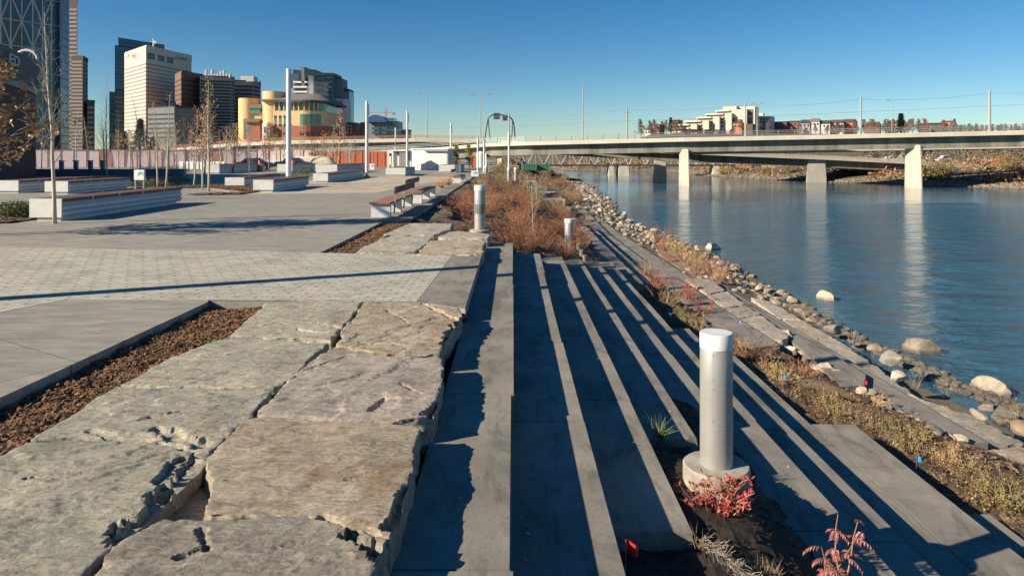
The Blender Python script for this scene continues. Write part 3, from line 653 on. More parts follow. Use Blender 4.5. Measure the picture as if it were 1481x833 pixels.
pole(UX(572, 95), 95, 5.6, .12, 'thin pale pole behind the open white shelter')
pole(UX(691, 70), 70, 3.6, .11, 'short pale pole left of two beside the yellow trees')
pole(UX(700, 66), 66, 3.1, .11, 'short pale pole right of two beside the yellow trees')
pole(UX(736, 62), 62, 3.9, .11, 'slim pale pole beneath the overhead road sign frame')
# off-frame poles whose shadows cross the plaza
pole(-10.2, 7.2, 7.05, .17, 'white light pole just outside the left picture edge, its shadow crossing the pavers')
pole(-14.8, 14.3, 5.2, .075, 'thin pole outside the left picture edge casting a thin shadow line')
# ================================================================ PLANTS
def curve_pts(p, d, l, n, rnd, droop=.0, wob=.15):
    out = [Vector(p)]; d = Vector(d).normalized()
    for i in range(n):
        d = (d + Vector((rnd.gauss(0, wob), rnd.gauss(0, wob), rnd.gauss(0, wob) - droop))).normalized(); out.append(out[-1] + d*l/n)
    return out
def shrub_meshes(seed, h, r, nst, nleaf, lsz, r0=.006, spread=.7, twigs=3, asp=.5, droop=0):
    rnd = random.Random(seed); st = MB(); lf = MB()
    for i in range(nst):
        a = rnd.uniform(0, 2*pi); q = rnd.random()**.6; d = Vector((cos(a)*q*spread, sin(a)*q*spread, 1)); l = h*rnd.uniform(.7, 1.08)
        P = curve_pts((cos(a)*r*.15*rnd.random(), sin(a)*r*.15*rnd.random(), -.05), d, l, 5, rnd, droop)
        st.tube(P, [r0*(1-.15*k) for k in range(6)], 3)
        for k in range(twigs):
            j = rnd.randint(1, 5); b0 = P[j]; dd = (P[j]-P[j-1]).normalized() + Vector((rnd.gauss(0, .6), rnd.gauss(0, .6), rnd.gauss(.2, .3)))
            Q = curve_pts(b0, dd, l*rnd.uniform(.15, .35), 3, rnd, droop); st.tube(Q, [r0*.6, r0*.5, r0*.4, r0*.25], 3)
            for m_ in range(max(1, nleaf//(nst*twigs))): lf.leaf(Q[rnd.randint(1, 3)] + Vector((rnd.gauss(0, .02), rnd.gauss(0, .02), rnd.gauss(0, .02))), lsz*rnd.uniform(.6, 1.2), rnd, asp)
    return st, lf
def shrub(name, seed, h, r, nst, nleaf, lsz, stemmat, leafmat, label, cat='shrub', group=None, loc=(0, 0, 0), **kw):
    t = thing(name, loc, label, cat, group); st, lf = shrub_meshes(seed, h, r, nst, nleaf, lsz, **kw)
    st.build('stems', M[stemmat], t)
    if lf.v: lf.build('foliage', M[leafmat], t)
    return t
RG = 'reddish brown twiggy shrubs on the slope behind the steps'
protos = [shrub('twiggy_shrub', 100+i, .50+.07*i, .5, 58, 760, .036, 'twig_red', 'twig_red', 'reddish brown twiggy shrub on the slope behind the far end of the steps', group=RG, spread=1.05, twigs=5, r0=.0045) for i in range(4)]
protos2 = [shrub('twiggy_shrub', 120+i, .7, .5, 44, 480, .035, 'twig_tan', ['leaf_olive', 'twig_tan'][i], 'tan and olive shrub on the slope towards the bridge', group='tan shrubs on the far slope', spread=.8, twigs=4, r0=.006) for i in range(2)]
rnd = random.Random(9)
def hb(x, y): return farbz(x, y) if 15.5 < y < 60 and x < 4.1 else hterr(x, y)
def px_of(x, y, z): return VX + F*x/y, HV + F*(EYE-z)/y
k = 0
used = set()
spots = []
tries = 0
while len(spots) < 118 and tries < 9000:
    tries += 1
    y = 16.3 + 44*rnd.random()**1.7; xl = pl([(16, -.2), (18.5, -.7), (20, -1.3), (24, -2.1), (60, -2.4)], y); xr = pl([(16, .5), (17, 1.0), (20, 2.0), (22, 2.6), (38, 3.2), (60, 4.0)], y)
    x = rnd.uniform(xl, xr)
    if (x+.79)**2 + (y-16.2)**2 < .5 or (x-1.6)**2 + (y-19.5)**2 < .6 or (abs(x-1.4) < .4 and 16 < y < 18.2): continue
    if x > 1.2 and y < 19.5 and rnd.random() < .6: continue
    if noise.noise(Vector((x*.9, y*.55, 4.2))) < -.16: continue
    if any((x-a)**2 + (y-b_)**2 < (.36 + .006*y)**2 for a, b_ in spots): continue
    spots.append((x, y))
for i, (x, y) in enumerate(spots):
    tanp = y > 30 and rnd.random() < sst(28, 50, y)*.75 + (x > 1.5)*.2
    P = protos2 if tanp else protos; j = rnd.randrange(len(P)); z = hb(x, y) - .02; s = rnd.uniform(.75, 1.15) * (1.0 if x < 1.6 or y > 22 else .8)
    if (tanp, j) not in used:
        used.add((tanp, j)); P[j].location = (x, y, z); P[j].scale = (s, s, s); P[j].rotation_euler.z = rnd.uniform(0, 6)
    else: copy_tree(P[j], (x, y, z), rnd.uniform(0, 6), s)
# low growth on the river bank beyond
OG = 'olive and tan bushes on the river bank by the bridge'
bankp = [shrub('bank_bush', 140+i, 1.0, .8, 40, 700, .085, 'twig_tan', ['leaf_olive', 'twig_tan', 'twig_red'][i], 'olive or tan bush on the river bank towards the bridge', group=OG, spread=1.0, r0=.012, twigs=4) for i in range(3)]
for i in range(120):
    y = 58 + 110*rnd.random()**1.3; sh = pl(SHORE, y); x = rnd.uniform(-1.0 - y*.01, sh-3.2); z = hterr(x, y)
    s = rnd.uniform(.7, 1.4)
    if i < 3: bankp[i].location = (x, y, z-.05)
    else: copy_tree(bankp[rnd.randrange(3)], (x, y, z-.05), rnd.uniform(0, 6), s)
# bed 1 plants
def on(u, v, zf=bed1z, z=-2.2):
    for _ in range(8):
        x, y = G(u, v, z); z = zf(x, y)
    return x, y, z
def plant(name, seed, u, v, h, r, nst, nl, ls, sm, lm, label, **kw):
    x, y, z = on(u, v); g_ = 1.25 if v < 500 else 1.1
    return shrub(name, seed, h*g_, r*g_, int(nst*1.3), int(nl*1.5), ls*1.1, sm, lm, label, loc=(x, y, z-.02), **kw)
plant('low_shrub', 201, 935, 400, .5, .4, 30, 330, .035, 'twig_tan', 'leaf_olive', 'olive shrub at the far tip of the lower planting bed', spread=.9)
plant('low_shrub', 202, 950, 422, .55, .4, 34, 420, .04, 'twig_red', 'leaf_red', 'red leaved shrub near the far tip of the lower planting bed', spread=.9)
plant('low_shrub', 203, 965, 446, .5, .4, 30, 420, .035, 'twig_tan', 'leaf_olive', 'yellow green shrub between the two red shrubs of the lower bed', spread=1.0)
plant('low_shrub', 204, 996, 433, .45, .3, 30, 430, .04, 'twig_red', 'leaf_red', 'round crimson shrub beside the promenade', spread=.8)
plant('low_shrub', 205, 1018, 452, .4, .35, 22, 180, .04, 'twig_red', 'leaf_red', 'sparse pinkish shrub between the crimson shrub and the promenade', spread=1.0)
plant('low_shrub', 206, 985, 470, .35, .4, 26, 360, .035, 'twig_tan', 'leaf_green', 'low green plant beside the blue flag nearest the steps', spread=1.2)
plant('low_shrub', 207, 1010, 480, .35, .4, 30, 330, .035, 'twig_tan', 'leaf_olive', 'low olive plant just left of the nearest bollard cap', spread=1.2)
plant('low_shrub', 208, 1085, 520, .42, .4, 40, 220, .03, 'twig_red', 'twig_red', 'brown twiggy clump right of the nearest bollard', spread=1.2)
plant('low_shrub', 209, 1125, 550, .38, .4, 30, 420, .035, 'twig_tan', 'leaf_yellow', 'yellow green plant behind the blue flag in the lower bed', spread=1.0)
plant('low_shrub', 210, 1160, 545, .35, .4, 34, 180, .03, 'twig_red', 'twig_red', 'brown twiggy clump behind the log', spread=1.3)
plant('low_shrub', 211, 1205, 598, .33, .35, 30, 520, .03, 'twig_tan', 'leaf_olive', 'pale green spreading plant at the corner of the wide slab', spread=1.3)
plant('low_shrub', 212, 1262, 588, .3, .35, 28, 260, .03, 'twig_tan', 'leaf_tan', 'tan tufted plant below the red flag', spread=1.3)
plant('low_shrub', 213, 1310, 648, .35, .35, 28, 480, .032, 'twig_tan', 'leaf_olive', 'pale green plant at the edge of the wide slab beside the blue flag', spread=1.2)
plant('low_shrub', 214, 1375, 668, .28, .3, 24, 260, .03, 'twig_tan', 'leaf_tan', 'dry tan plant among the mounds below the cut walkway end', spread=1.3)
plant('low_shrub', 215, 1452, 735, .42, .45, 44, 800, .036, 'twig_tan', 'leaf_olive', 'largest pale green shrub at the right picture edge', spread=1.1)
plant('low_shrub', 216, 1330, 632, .2, .3, 18, 200, .03, 'twig_tan', 'leaf_yellow', 'small yellow tuft on a soil mound', spread=1.2)
drym = [shrub('dry_tuft', 230+i, .22, .3, 30, 60, .03, 'twig_tan', 'twig_tan', 'small dry brown tuft in the lower planting bed', group='dry tufts in the lower bed', spread=1.6, r0=.004, twigs=2) for i in range(2)]
for i, (u, v) in enumerate([(1040, 492), (1070, 505), (1105, 530), (1140, 575), (1175, 560), (1195, 575), (1230, 600), (1245, 620), (1285, 620), (1290, 650), (1350, 660), (1400, 700), (1370, 700), (1425, 715), (1470, 760), (1000, 490), (960, 430), (975, 455), (1320, 615)] + [(lerp(950, 1460, q_) + random.Random(i_).uniform(-18, 22), lerp(412, 735, q_) + random.Random(i_+99).uniform(-14, 16)) for i_, q_ in enumerate([k/28 for k in range(28)])]):
    x, y, z = on(u, v)
    if i < 2: drym[i].location = (x, y, z-.01)
    else: copy_tree(drym[i % 2], (x, y, z-.01), rnd.uniform(0, 6), rnd.uniform(.8, 1.4))
# plants by the bollard pit
x, y = 1.5, 5.03
shrub('red_leaf_shrub', 240, .34, .25, 26, 620, .045, 'twig_red', 'leaf_red', 'bright red leaved shrub at the foot of the nearest bollard', loc=(x, y, pitz(x, y)-.02), spread=1.0, asp=.45)
def feather(seed, x, y, z, n, h, label):
    """arching stems carrying drooping pinnate leaves"""
    r_ = random.Random(seed); t = thing('maroon_shrub', (x, y, z), label, 'shrub'); st = MB(); lf = MB()
    for i in range(n):
        a = r_.uniform(0, 6.28); P = curve_pts((0, 0, -.03), (cos(a)*.25, sin(a)*.25, 1), h*r_.uniform(.6, 1.05), 6, r_, .02, .12); st.tube(P, [.008-.001*k for k in range(7)], 5)
        for k in range(14):
            p = P[r_.randint(2, 6)]; aa = r_.uniform(0, 6.28); Q = curve_pts(p, (cos(aa), sin(aa), .3), r_.uniform(.06, .13), 6, r_, .22, .06); st.tube(Q, .0015, 3)
            for q in Q[1:]:
                for s in (-1, 1):
                    d = (Q[-1]-Q[0]).normalized(); e = d.cross(Vector((0, 0, 1))).normalized()*s; tip = q + e*.030 + d*.012 + Vector((0, 0, -.016)); m_ = q + e*.014 + d*.014; m2_ = q + e*.016 - d*.002
                    lf.add([q, m_, tip, m2_], [(0, 1, 2, 3)])
    st.build('stems', M['twig_red'], t); lf.build('leaves', M['leaf_maroon'], t); return t
feather(7, 2.12, 4.5, -1.2, 5, .66, 'maroon feathery leaved plant at the bottom edge right of the bollard pit')
def grass(seed, n, h, mat, sp=.6, w=.004):
    r_ = random.Random(seed); b = MB()
    for i in range(n):
        a = r_.uniform(0, 6.28); q = r_.random()*sp; P = curve_pts((r_.gauss(0, .03), r_.gauss(0, .03), -.02), (cos(a)*q, sin(a)*q, 1), h*r_.uniform(.5, 1), 5, r_, .09, .05)
        b.tube(P, [w, w, w*.8, w*.6, w*.4, w*.15], 3)
    return b
t = grass(1, 40, .30, None, 1.2).build('grass_tuft', M['leaf_green']); t.location = (1.38, 6.45, -.82); tag(t, 'green grass tuft at the cut end of the fourth step, behind the bollard', 'grass tuft')
t = grass(2, 16, .16, None, 1.6, .0018).build('grass_tuft', M['twig_tan']); t.location = (1.22, 4.5, -.72); tag(t, 'dry straw tuft at the cut corner of the third step', 'grass tuft')
t = grass(3, 14, .8, None, .25, .006).build('reed_clump', M['leaf_olive']); x, y = G(1165, 455, -2.85); t.location = (x, y, -2.95); tag(t, 'tall green reed stems at the water edge beside a pale boulder', 'reeds')
t = grass(4, 8, .7, None, .5, .005).build('reed_clump', M['twig_tan']); x, y = G(1230, 492, -2.9); t.location = (x, y, -2.95); tag(t, 'few thin dry stems at the water edge between shore stones', 'reeds')
for i, (u, v, lb) in enumerate([(1325, 555, 'dry weed stems in front of the largest river boulder'), (1370, 568, 'dry weed stems between the two nearest river boulders'), (1470, 615, 'dry weed stems at the right picture edge by the water')]):
    x, y = G(u, v, -2.9); shrub('shore_weed', 250+i, .55, .2, 9, 70, .035, 'twig_tan', 'leaf_olive', lb, 'weed', loc=(x, y, -3.0), spread=.35, r0=.003)
# rooted bark strip and tufts in the pit
b = MB(); r_ = random.Random(3)
for i in range(60):
    s = i/60; x = 1.24 + .3*s; y = 4.5 - .62*s
    for k in range(4):
        P = curve_pts((x + r_.gauss(0, .02), y + r_.gauss(0, .02), pitz(x, y)+.03 + r_.random()*.05), (r_.gauss(.5, .4), r_.gauss(-1, .4), r_.gauss(0, .25)), .10, 3, r_, 0, .4); b.tube(P, .0018, 3)
tag(b.build('root_mat', M['twig_grey']), 'ragged strip of dry roots running from the cut step corner into the pit', 'roots')
t = grass(9, 160, .13, None, 2.2, .0018).build('grass_tuft', M['twig_tan']); t.location = (1.63, 4.36, -.85); tag(t, 'dry brown root clump at the bottom edge between the bollard and maroon plant', 'grass tuft')
t = MB().tube([(2.0, 3.62, -1.2), (2.1, 3.7, -1.13), (2.25, 3.72, -1.16), (2.4, 3.66, -1.3)], [.05, .08, .08, .04], 10).build('stone', M['rock_grey'], smooth=True); tag(t, 'dark rounded stone under the maroon plant at the bottom edge', 'stone')
# ================================================================ FLAGS, STAKES, LOG
def flag(X, Y, z, mat, label, h=.28, s=.09):
    t = thing('marker_flag', (X, Y, z), label, 'marker flag', 'little marker flags stuck in the beds')
    MB().tube([(0, 0, -.05), (.005, 0, h)], .002, 4).build('wire', M['steel'], t)
    b = MB(); n = 4
    for i in range(n+1):
        x = s*i/n; w = .018*sin(i*1.7)
        b.v += [(x*.8, w, h-.0 - x*.35), (x*.8, w + .002, h - s*.8 - x*.25)]
    for i in range(n): b.f.append((2*i, 2*i+2, 2*i+3, 2*i+1)); b.m.append(0)
    b.build('pennant', M[mat], t)
for (u, v, mt, lb) in [(967, 470, 'flag_blue', 'blue marker flag at the edge of the steps left of the nearest bollard'), (1131, 564, 'flag_blue', 'blue marker flag beside the yellow green plant'), (1325, 690, 'flag_blue', 'blue marker flag against the edge of the wide slab'),
                       (930, 402, 'flag_violet', 'violet marker flag at the far tip of the lower bed'), (1068, 480, 'flag_violet', 'violet marker flag just right of the bollard cap'), (1249, 572, 'flag_red', 'red marker flag in front of the raised walkway end')]:
    x, y, z = on(u, v); flag(x, y, z, mt, lb)
flag(.665, 4.05, -.80, 'flag_red', 'red marker flag in the dark pit at the bottom edge', .36, .10)
for (u, v, mt, lb) in [(958, 384, 'flag_violet', 'violet marker flag among the shore shrubs'), (976, 379, 'flag_violet', 'pale violet marker flag right of another on the shore')]:
    x, y = G(u, v, -2.6); flag(x, y, -2.65, mt, lb)
x, y, z = on(1215, 578)
b = MB().tube([(-.75, .75, .03), (-.4, .42, .12), (.1, -.05, .13), (.6, -.6, .06)], [.05, .09, .10, .06], 12)
o = b.build('log', M['log'], smooth=True); o.location = (x-.25, y+.3, z); tag(o, 'dark half buried log in the lower planting bed by the boulders', 'log')
o = MB().box(-.045, .045, -.02, .02, -.1, .42).build('wooden_stake', M['wood'], bevel=.004); o.location = (1.28, 19.3, -.95); tag(o, 'short pale wooden stake left of the farthest lens bollard', 'stake')
for i, (u, v) in enumerate([(837, 362), (841, 372), (846, 380)]):
    x, y = G(u, v, -1.2); o = MB().cyl(0, 0, -.05, .22, .07, n=12).build('concrete_stub', M['concrete_pale'], bevel=.01); o.location = (x, y, -1.2); tag(o, ['farthest of three pale stubs right of the far bollard', 'middle of three pale stubs right of the far bollard', 'nearest of three pale stubs right of the far bollard'][i], 'concrete stub')
# ================================================================ ROCKS
def rockmesh(seed, mat):
    r_ = random.Random(seed); bm = bmesh.new(); bmesh.ops.create_icosphere(bm, subdivisions=3, radius=.5)
    sc_ = (r_.uniform(.8, 1.15), r_.uniform(.6, .9), r_.uniform(.42, .6)); o_ = r_.uniform(0, 90)
    pls = [(Vector((r_.gauss(0, 1), r_.gauss(0, 1), r_.gauss(0, .6))).normalized(), r_.uniform(.24, .42)) for _ in range(11)]
    for v in bm.verts:
        p = v.co.copy()
        for n_, d_ in pls:
            q = p.dot(n_)
            if q > d_: p -= n_*(q-d_)*.97
        p += p.normalized()*.05*noise.fractal(p*3 + Vector((o_, 0, 0)), .8, 2, 4)
        v.co = Vector((p.x*sc_[0], p.y*sc_[1], p.z*sc_[2]))
    me = bpy.data.meshes.new('boulder'); bm.to_mesh(me); bm.free(); me.materials.append(mat)
    class _o: pass
    q_ = _o(); q_.data = me; smoothby(q_, 24)
    return me
rms = [rockmesh(300+i, M[('rock_grey', 'rock', 'rock', 'rock_rust', 'rock', 'rock_grey', 'rock', 'rock', 'rock_rust')[i]]) for i in range(9)]
def rock(x, y, z, s, label, group=None, i=None, rz=None, sc=None, name='boulder', cat='boulder'):
    o = bpy.data.objects.new(name, rms[i if i is not None else rnd.randrange(9)]); C.objects.link(o); o.location = (x, y, z)
    o.rotation_euler = (rnd.uniform(-.25, .25), rnd.uniform(-.25, .25), rnd.uniform(0, 6.28) if rz is None else rz); o.scale = sc or (s*rnd.uniform(.85, 1.15), s*rnd.uniform(.85, 1.1), s*rnd.uniform(.8, 1.2))
    return tag(o, label, cat, group)
for (u, v, w, hh, lb) in [(1431, 566, 60, 27, 'nearest big pale boulder standing in the river at the right edge'), (1334, 509, 54, 27, 'largest rounded tan boulder in the river in front of the reeds'), (1195, 432, 40, 16, 'low tan boulder in the river beside the tall green reeds'),
                       (1031, 361, 38, 13, 'pale flat boulder in the river behind the red stemmed shrubs'), (926, 328, 16, 7, 'small pale boulder in the river near the promenade rocks'), (1137, 432, 20, 6, 'flat reddish rock barely above the water left of the low tan boulder'), (892, 311, 9, 4, 'tiny pale rock in the river, left of a pair'), (903, 310, 12, 5, 'tiny pale rock in the river, right of a pair')]:
    x, y = G(u, v, WZ); s = w*y/F*.9
    o = rock(x, y, WZ + .02, s, lb, i=2, rz=.1, sc=(s*1.05, s*.95, s*3.1*hh/w)); o.rotation_euler = (0, 0, .2 + u)
# shore riprap
RGp = 'pale riprap stones along the shore'; n = 0; rr = random.Random(17)
lbl = 'pale rounded riprap stone on the river shore'
def shorez(x, y): return hterr(x, y)
for i in range(90):           # along the walkway, x just inside the shore line
    y = 12.5 + 30*rr.random(); sh = pl(SHORE, y)
    x = sh + rr.uniform(-.75, .12) if y < 24 else sh + rr.uniform(-1.6, .15)
    if y < 21: x = sh + rr.uniform(-.4, .02)
    s = rr.uniform(.18, .46)*(1 if y < 30 else 1.2)
    rock(x, y, max(shorez(x, y), WZ-.05) + s*.08 + (.12 if y > 22 else 0), s, lbl, RGp)
for i in range(60):            # between promenade and shore, far
    y = 24 + 20*rr.random(); x = rr.uniform(5.75, 8.7); s = rr.uniform(.22, .5)
    rock(x, y, -2.55 + s*.1, s, lbl, RGp)
for i in range(135):
    y = 42 + 75*rr.random()**1.2; sh = pl(SHORE, y); q = rr.random(); x = sh - 3.6*q + .3; s = rr.uniform(.35, .8)
    rock(x, y, max(shorez(x, y), WZ) + s*.1, s, lbl, RGp)
b = MB(); base = rms[0]
low = []
for i in range(3):
    bm = bmesh.new(); bmesh.ops.create_icosphere(bm, subdivisions=1, radius=.5); r_ = random.Random(i)
    for v in bm.verts: v.co = Vector((v.co.x*r_.uniform(.8, 1.2), v.co.y*.8*r_.uniform(.8, 1.2), v.co.z*.55*r_.uniform(.8, 1.2)))
    low.append(([v.co.copy() for v in bm.verts], [tuple(x.index for x in f.verts) for f in bm.faces])); bm.free()
for i in range(2300):
    y = 12.5 + 120*rr.random()**1.5; sh = pl(SHORE, y); wd = .6 if y < 22 else 3.0 if y < 42 else 5.0
    x = sh + .35 - wd*rr.random()
    if y < 42 and x < 5.7: continue
    s = rr.uniform(.08, .26)*(1 + y/90); vs, fs = low[i % 3]; a = rr.uniform(0, 6.28); ca, sa = cos(a), sin(a); z = max(shorez(x, y), WZ-.02) + s*.12
    b.add([(x + (p.x*ca - p.y*sa)*s, y + (p.x*sa + p.y*ca)*s, z + p.z*s) for p in vs], fs)
tag(b.build('shore_pebbles', M['rock']), 'dense pale cobbles filling the shore between the larger stones', kind='stuff')
for (u, v, s, lb) in [(1135, 488, .62, 'rounded tan boulder behind the end of the inner slab row'), (1148, 508, .42, 'small tan boulder beside the raised walkway, in front of the rounded one'), (1172, 528, .5, 'reddish boulder half buried beside the raised walkway'), (1192, 534, .55, 'grey rounded boulder at the left edge of the raised walkway'),
                   (1300, 600, .3, 'small pale rock at the walkway edge below the red flag'), (1345, 628, .5, 'long pale boulder at the corner of the lower walkway'), (1450, 690, .5, 'dark shaded rock below the outer slabs at the right'),
                   (1402, 668, .34, 'brown rock in front of the cut walkway end'), (1330, 618, .28, 'little round stone in the bed along the lower walkway'), (1450, 600, .62, 'long pale shore boulder left of the right picture edge'), (1478, 622, .5, 'pale shore boulder cut by the right picture edge'), (1413, 600, .4, 'squarish rust coloured shore rock at the end of the outer slabs'), (1265, 505, .42, 'pale pointed shore rock beside the outer slabs'), (1287, 520, .55, 'broad pale shore rock next to the pointed one'), (1300, 545, .45, 'flat tan shore rock by the streaked slab'), (1207, 478, .5, 'rounded tan shore rock beside the cracked slab'), (1174, 465, .42, 'grey tan shore rock at the foot of the reeds')]:
    x, y = G(u, v, -2.45); x, y = G(u, v, -2.45 if x < 8 else -2.8); rock(x, y, (-2.45 if x < 8 else -2.85)+s*.05, s, lb)
for i in range(34):
    s_ = i/34; u = lerp(1130, 1475, s_) + rr.uniform(-6, 6); v = lerp(497, 690, s_) + rr.uniform(-6, 8)
    x, y = G(u, v, -2.45); rock(x, y, -2.45, rr.uniform(.12, .3), 'small stone along the edge between bed and lower walkway', 'small stones edging the lower bed')
# shrubs on the shore by the promenade
for i, (u, v, h, sm, lm, lb) in enumerate([(958, 362, 1.1, 'twig_red', 'leaf_red', 'pink leaved shrub farthest along the rocky shore'), (975, 372, .9, 'twig_tan', 'leaf_yellow', 'yellow shrub on the rocky shore'), (990, 385, .9, 'twig_red', 'leaf_tan', 'orange brown shrub in the middle of the shore planting'), (1008, 392, .8, 'twig_tan', 'leaf_yellow', 'yellow tan shrub beside the flat pale boulder'),
                       (1000, 405, .7, 'twig_red', 'twig_red', 'rust brown shrub beside the inner promenade edge'), (1025, 402, .9, 'twig_red', 'leaf_maroon', 'pink wispy shrub standing before the flat pale boulder'), (1042, 412, .7, 'twig_red', 'leaf_tan', 'rusty shrub at the near end of the shore planting'), (965, 385, .6, 'twig_red', 'twig_red', 'low rust coloured shrub behind the violet flags'), (1020, 418, .5, 'twig_tan', 'twig_tan', 'low tan shrub above the outer slab row')]):
    x, y = G(u, v, -2.7); shrub('shore_shrub', 270+i, h*1.15, .7, 60, 760, .045, sm, lm, lb, loc=(x, y, -2.75), spread=.75, r0=.005)
for i, (u, v, lb) in enumerate([(862, 318, 'yellow green shrub on the bank left of the promenade'), (872, 328, 'olive shrub hanging over the promenade edge'), (850, 306, 'tan shrub at the far start of the promenade'), (840, 298, 'brown shrub above the promenade by the stone blocks')]):
    x, y = G(u, v, -2.1); shrub('bank_shrub', 290+i, .7, .6, 40, 420, .045, 'twig_tan', ['leaf_yellow', 'leaf_olive', 'twig_tan', 'twig_red'][i], lb, loc=(x-.8, y, -2.1), spread=1.1, r0=.006)
# ================================================================ TREES
def tree(name, X, Y, z, h, seed, label, r=.05, lean=0, leaves=0, lm='leaf_tan', bark='bark', crown_r=1.0, nb=26, start=.3, cat='tree', group=None, lsz=.06, tw=4, up=1.1):
    r_ = random.Random(seed); t = thing(name, (X, Y, z), label, cat, group)
    n = 9; P = [Vector((0, 0, -.1))]; d = Vector((lean, 0, 1)).normalized()
    for i in range(n):
        d = (d + Vector((r_.gauss(0, .035), r_.gauss(0, .035), .03))).normalized(); P.append(P[-1] + d*(h+.1)/n)
    MB().tube(P, [max(r*(1-.093*i), .006) for i in range(n+1)], 8).build('trunk', M[bark], t, smooth=True)
    br = MB(); lf = MB()
    for k_ in range(nb):
        s = start + (1-start)*(k_+r_.random())/nb; i = min(n-1, int(s*n)); p = P[i].lerp(P[i+1], s*n-i); a = k_*2.4 + r_.gauss(0, .4)
        l = crown_r*(1.15-s)*r_.uniform(.6, 1.1) + .2; Q = curve_pts(p, (cos(a), sin(a), up), l, 5, r_, -.05, .1); rr_ = max(.004, r*.35*(1.1-s))
        br.tube(Q, [rr_, rr_*.8, rr_*.6, rr_*.5, rr_*.35, rr_*.2], 4)
        for m_ in range(tw):
            q = Q[r_.randint(2, 5)]; T = curve_pts(q, (r_.gauss(0, .6)+cos(a)*.5, r_.gauss(0, .6)+sin(a)*.5, .8), l*r_.uniform(.2, .45), 3, r_, 0, .12); br.tube(T, [rr_*.4, rr_*.35, rr_*.25, rr_*.15], 3)
            for _ in range(leaves//(nb*tw) + (1 if r_.random() < (leaves % (nb*tw))/(nb*tw) else 0)): lf.leaf(T[r_.randint(0, 3)] + Vector((r_.gauss(0, .05), r_.gauss(0, .05), r_.gauss(0, .05))), lsz*r_.uniform(.6, 1.2), r_)
    br.build('branches', M[bark], t)
    if lf.v: lf.build('crown', M[lm], t)
    return t
TT = [(82, 283, 22, 'tallest bare pale barked tree standing beside the nearest long bench', .055, 0, 1.4, 18.4),
      (155, 262, 110, 'bare thin tree just left of the white sign', .05, 0, 1.3, 0), (203, 262, 140, 'bare thin tree right behind the white sign', .05, 0, 1.3, 0),
      (228, 271, 148, 'left of a pair of pale trunks behind the nearest long bench', .05, 60, 1.0, 0), (240, 272, 138, 'right of a pair of pale trunks behind the nearest long bench', .055, 60, 1.0, 0),
      (280, 269, 160, 'left tree of the trio in the mulch bed, few brown leaves', .05, 420, .9, 0), (293, 274, 150, 'middle tree of the trio in the mulch bed, clinging brown leaves', .05, 1100, 1.0, 0), (302, 277, 118, 'right tree of the trio in the mulch bed, pale straight trunk', .06, 260, 1.0, 0),
      (360, 270, 172, 'lone thin tree at the right end of the mulch bed', .045, 20, .9, 0)]
for i, (u, v, vt, lb, r, lv, cr, Yo) in enumerate(TT):
    Y = F*EYE/(v-HV) if not Yo else 31; X = UX(u, Y)
    if i == 0: Y = 18.2; X = UX(82, Y) - .05
    h = ZV(vt, Y); tree('young_tree', X, Y, 0, h, 400+i, lb, r, leaves=lv, crown_r=cr*h/6, nb=44, up=1.7, tw=5, start=.28, lean=(-.03 if i in (0, 3) else .02), lsz=.09)
tree('leafy_tree', UX(-75, 15.5), 15.5, 0, 4.9, 420, 'tree full of dead orange brown leaves at the left picture edge', .07, leaves=9000, crown_r=2.1, nb=60, start=.2, lsz=.13, bark='bark_brown', tw=6, up=.6)
tree('bare_tree', UX(-30, 26), 26, 0, 5.6, 421, 'bare grey branched tree in front of the brick building', .06, crown_r=2.6, nb=34, bark='bark', up=.5, start=.3)
far_t = [(172, 95, 165, 0), (188, 85, 175, 0), (255, 88, 178, 40), (268, 80, 172, 40), (320, 80, 188, 0), (335, 100, 180, 0), (385, 85, 195, 0), (345, 92, 186, 0), (470, 100, 195, 150), (455, 90, 205, 40), (478, 95, 188, 0), (505, 85, 205, 20), (515, 88, 195, 0), (435, 95, 200, 30), (110, 85, 160, 0), (60, 90, 150, 0), (130, 95, 170, 0), (215, 90, 170, 0), (300, 95, 175, 60)] + [(150 + 17*k_ + (k_*37) % 11, 62 + (k_*13) % 34, 165 + (k_*29) % 30, (k_ % 3)*90) for k_ in range(16)] + [(400 + 13*k_, 92 + (k_*7) % 14, 196 + (k_*19) % 14, (k_ % 2)*60) for k_ in range(9)]
for i, (u, Y, vt, lv) in enumerate(far_t):
    tree('bare_tree', UX(u, Y), Y, 0, ZV(vt, Y), 440+i, 'thin bare tree in the row along the construction fence', .08, leaves=lv*3, crown_r=2.1, nb=34, start=.2, up=1.6, bark='bark' if i % 3 else 'bark_brown', group='thin bare trees along the construction fence', lsz=.16, tw=3)
t = tree('autumn_tree', UX(489, 92), 92, 0, 7.6, 470, 'tan leaved tree right of the tallest white pole, in front of the ramp', .08, leaves=1400, crown_r=1.9, nb=26, start=.3, lsz=.16)
for i, (u, Y, vt, lb) in enumerate([(661, 82, 213, 'left golden leaved young tree beside the white cabin'), (679, 84, 213, 'right golden leaved young tree beside the red sign')]):
    tree('golden_tree', UX(u, Y), Y, 0, ZV(vt, Y), 480+i, lb, .05, leaves=1800, crown_r=.8, nb=30, start=.12, lm='leaf_yellow', lsz=.15, up=2.2)
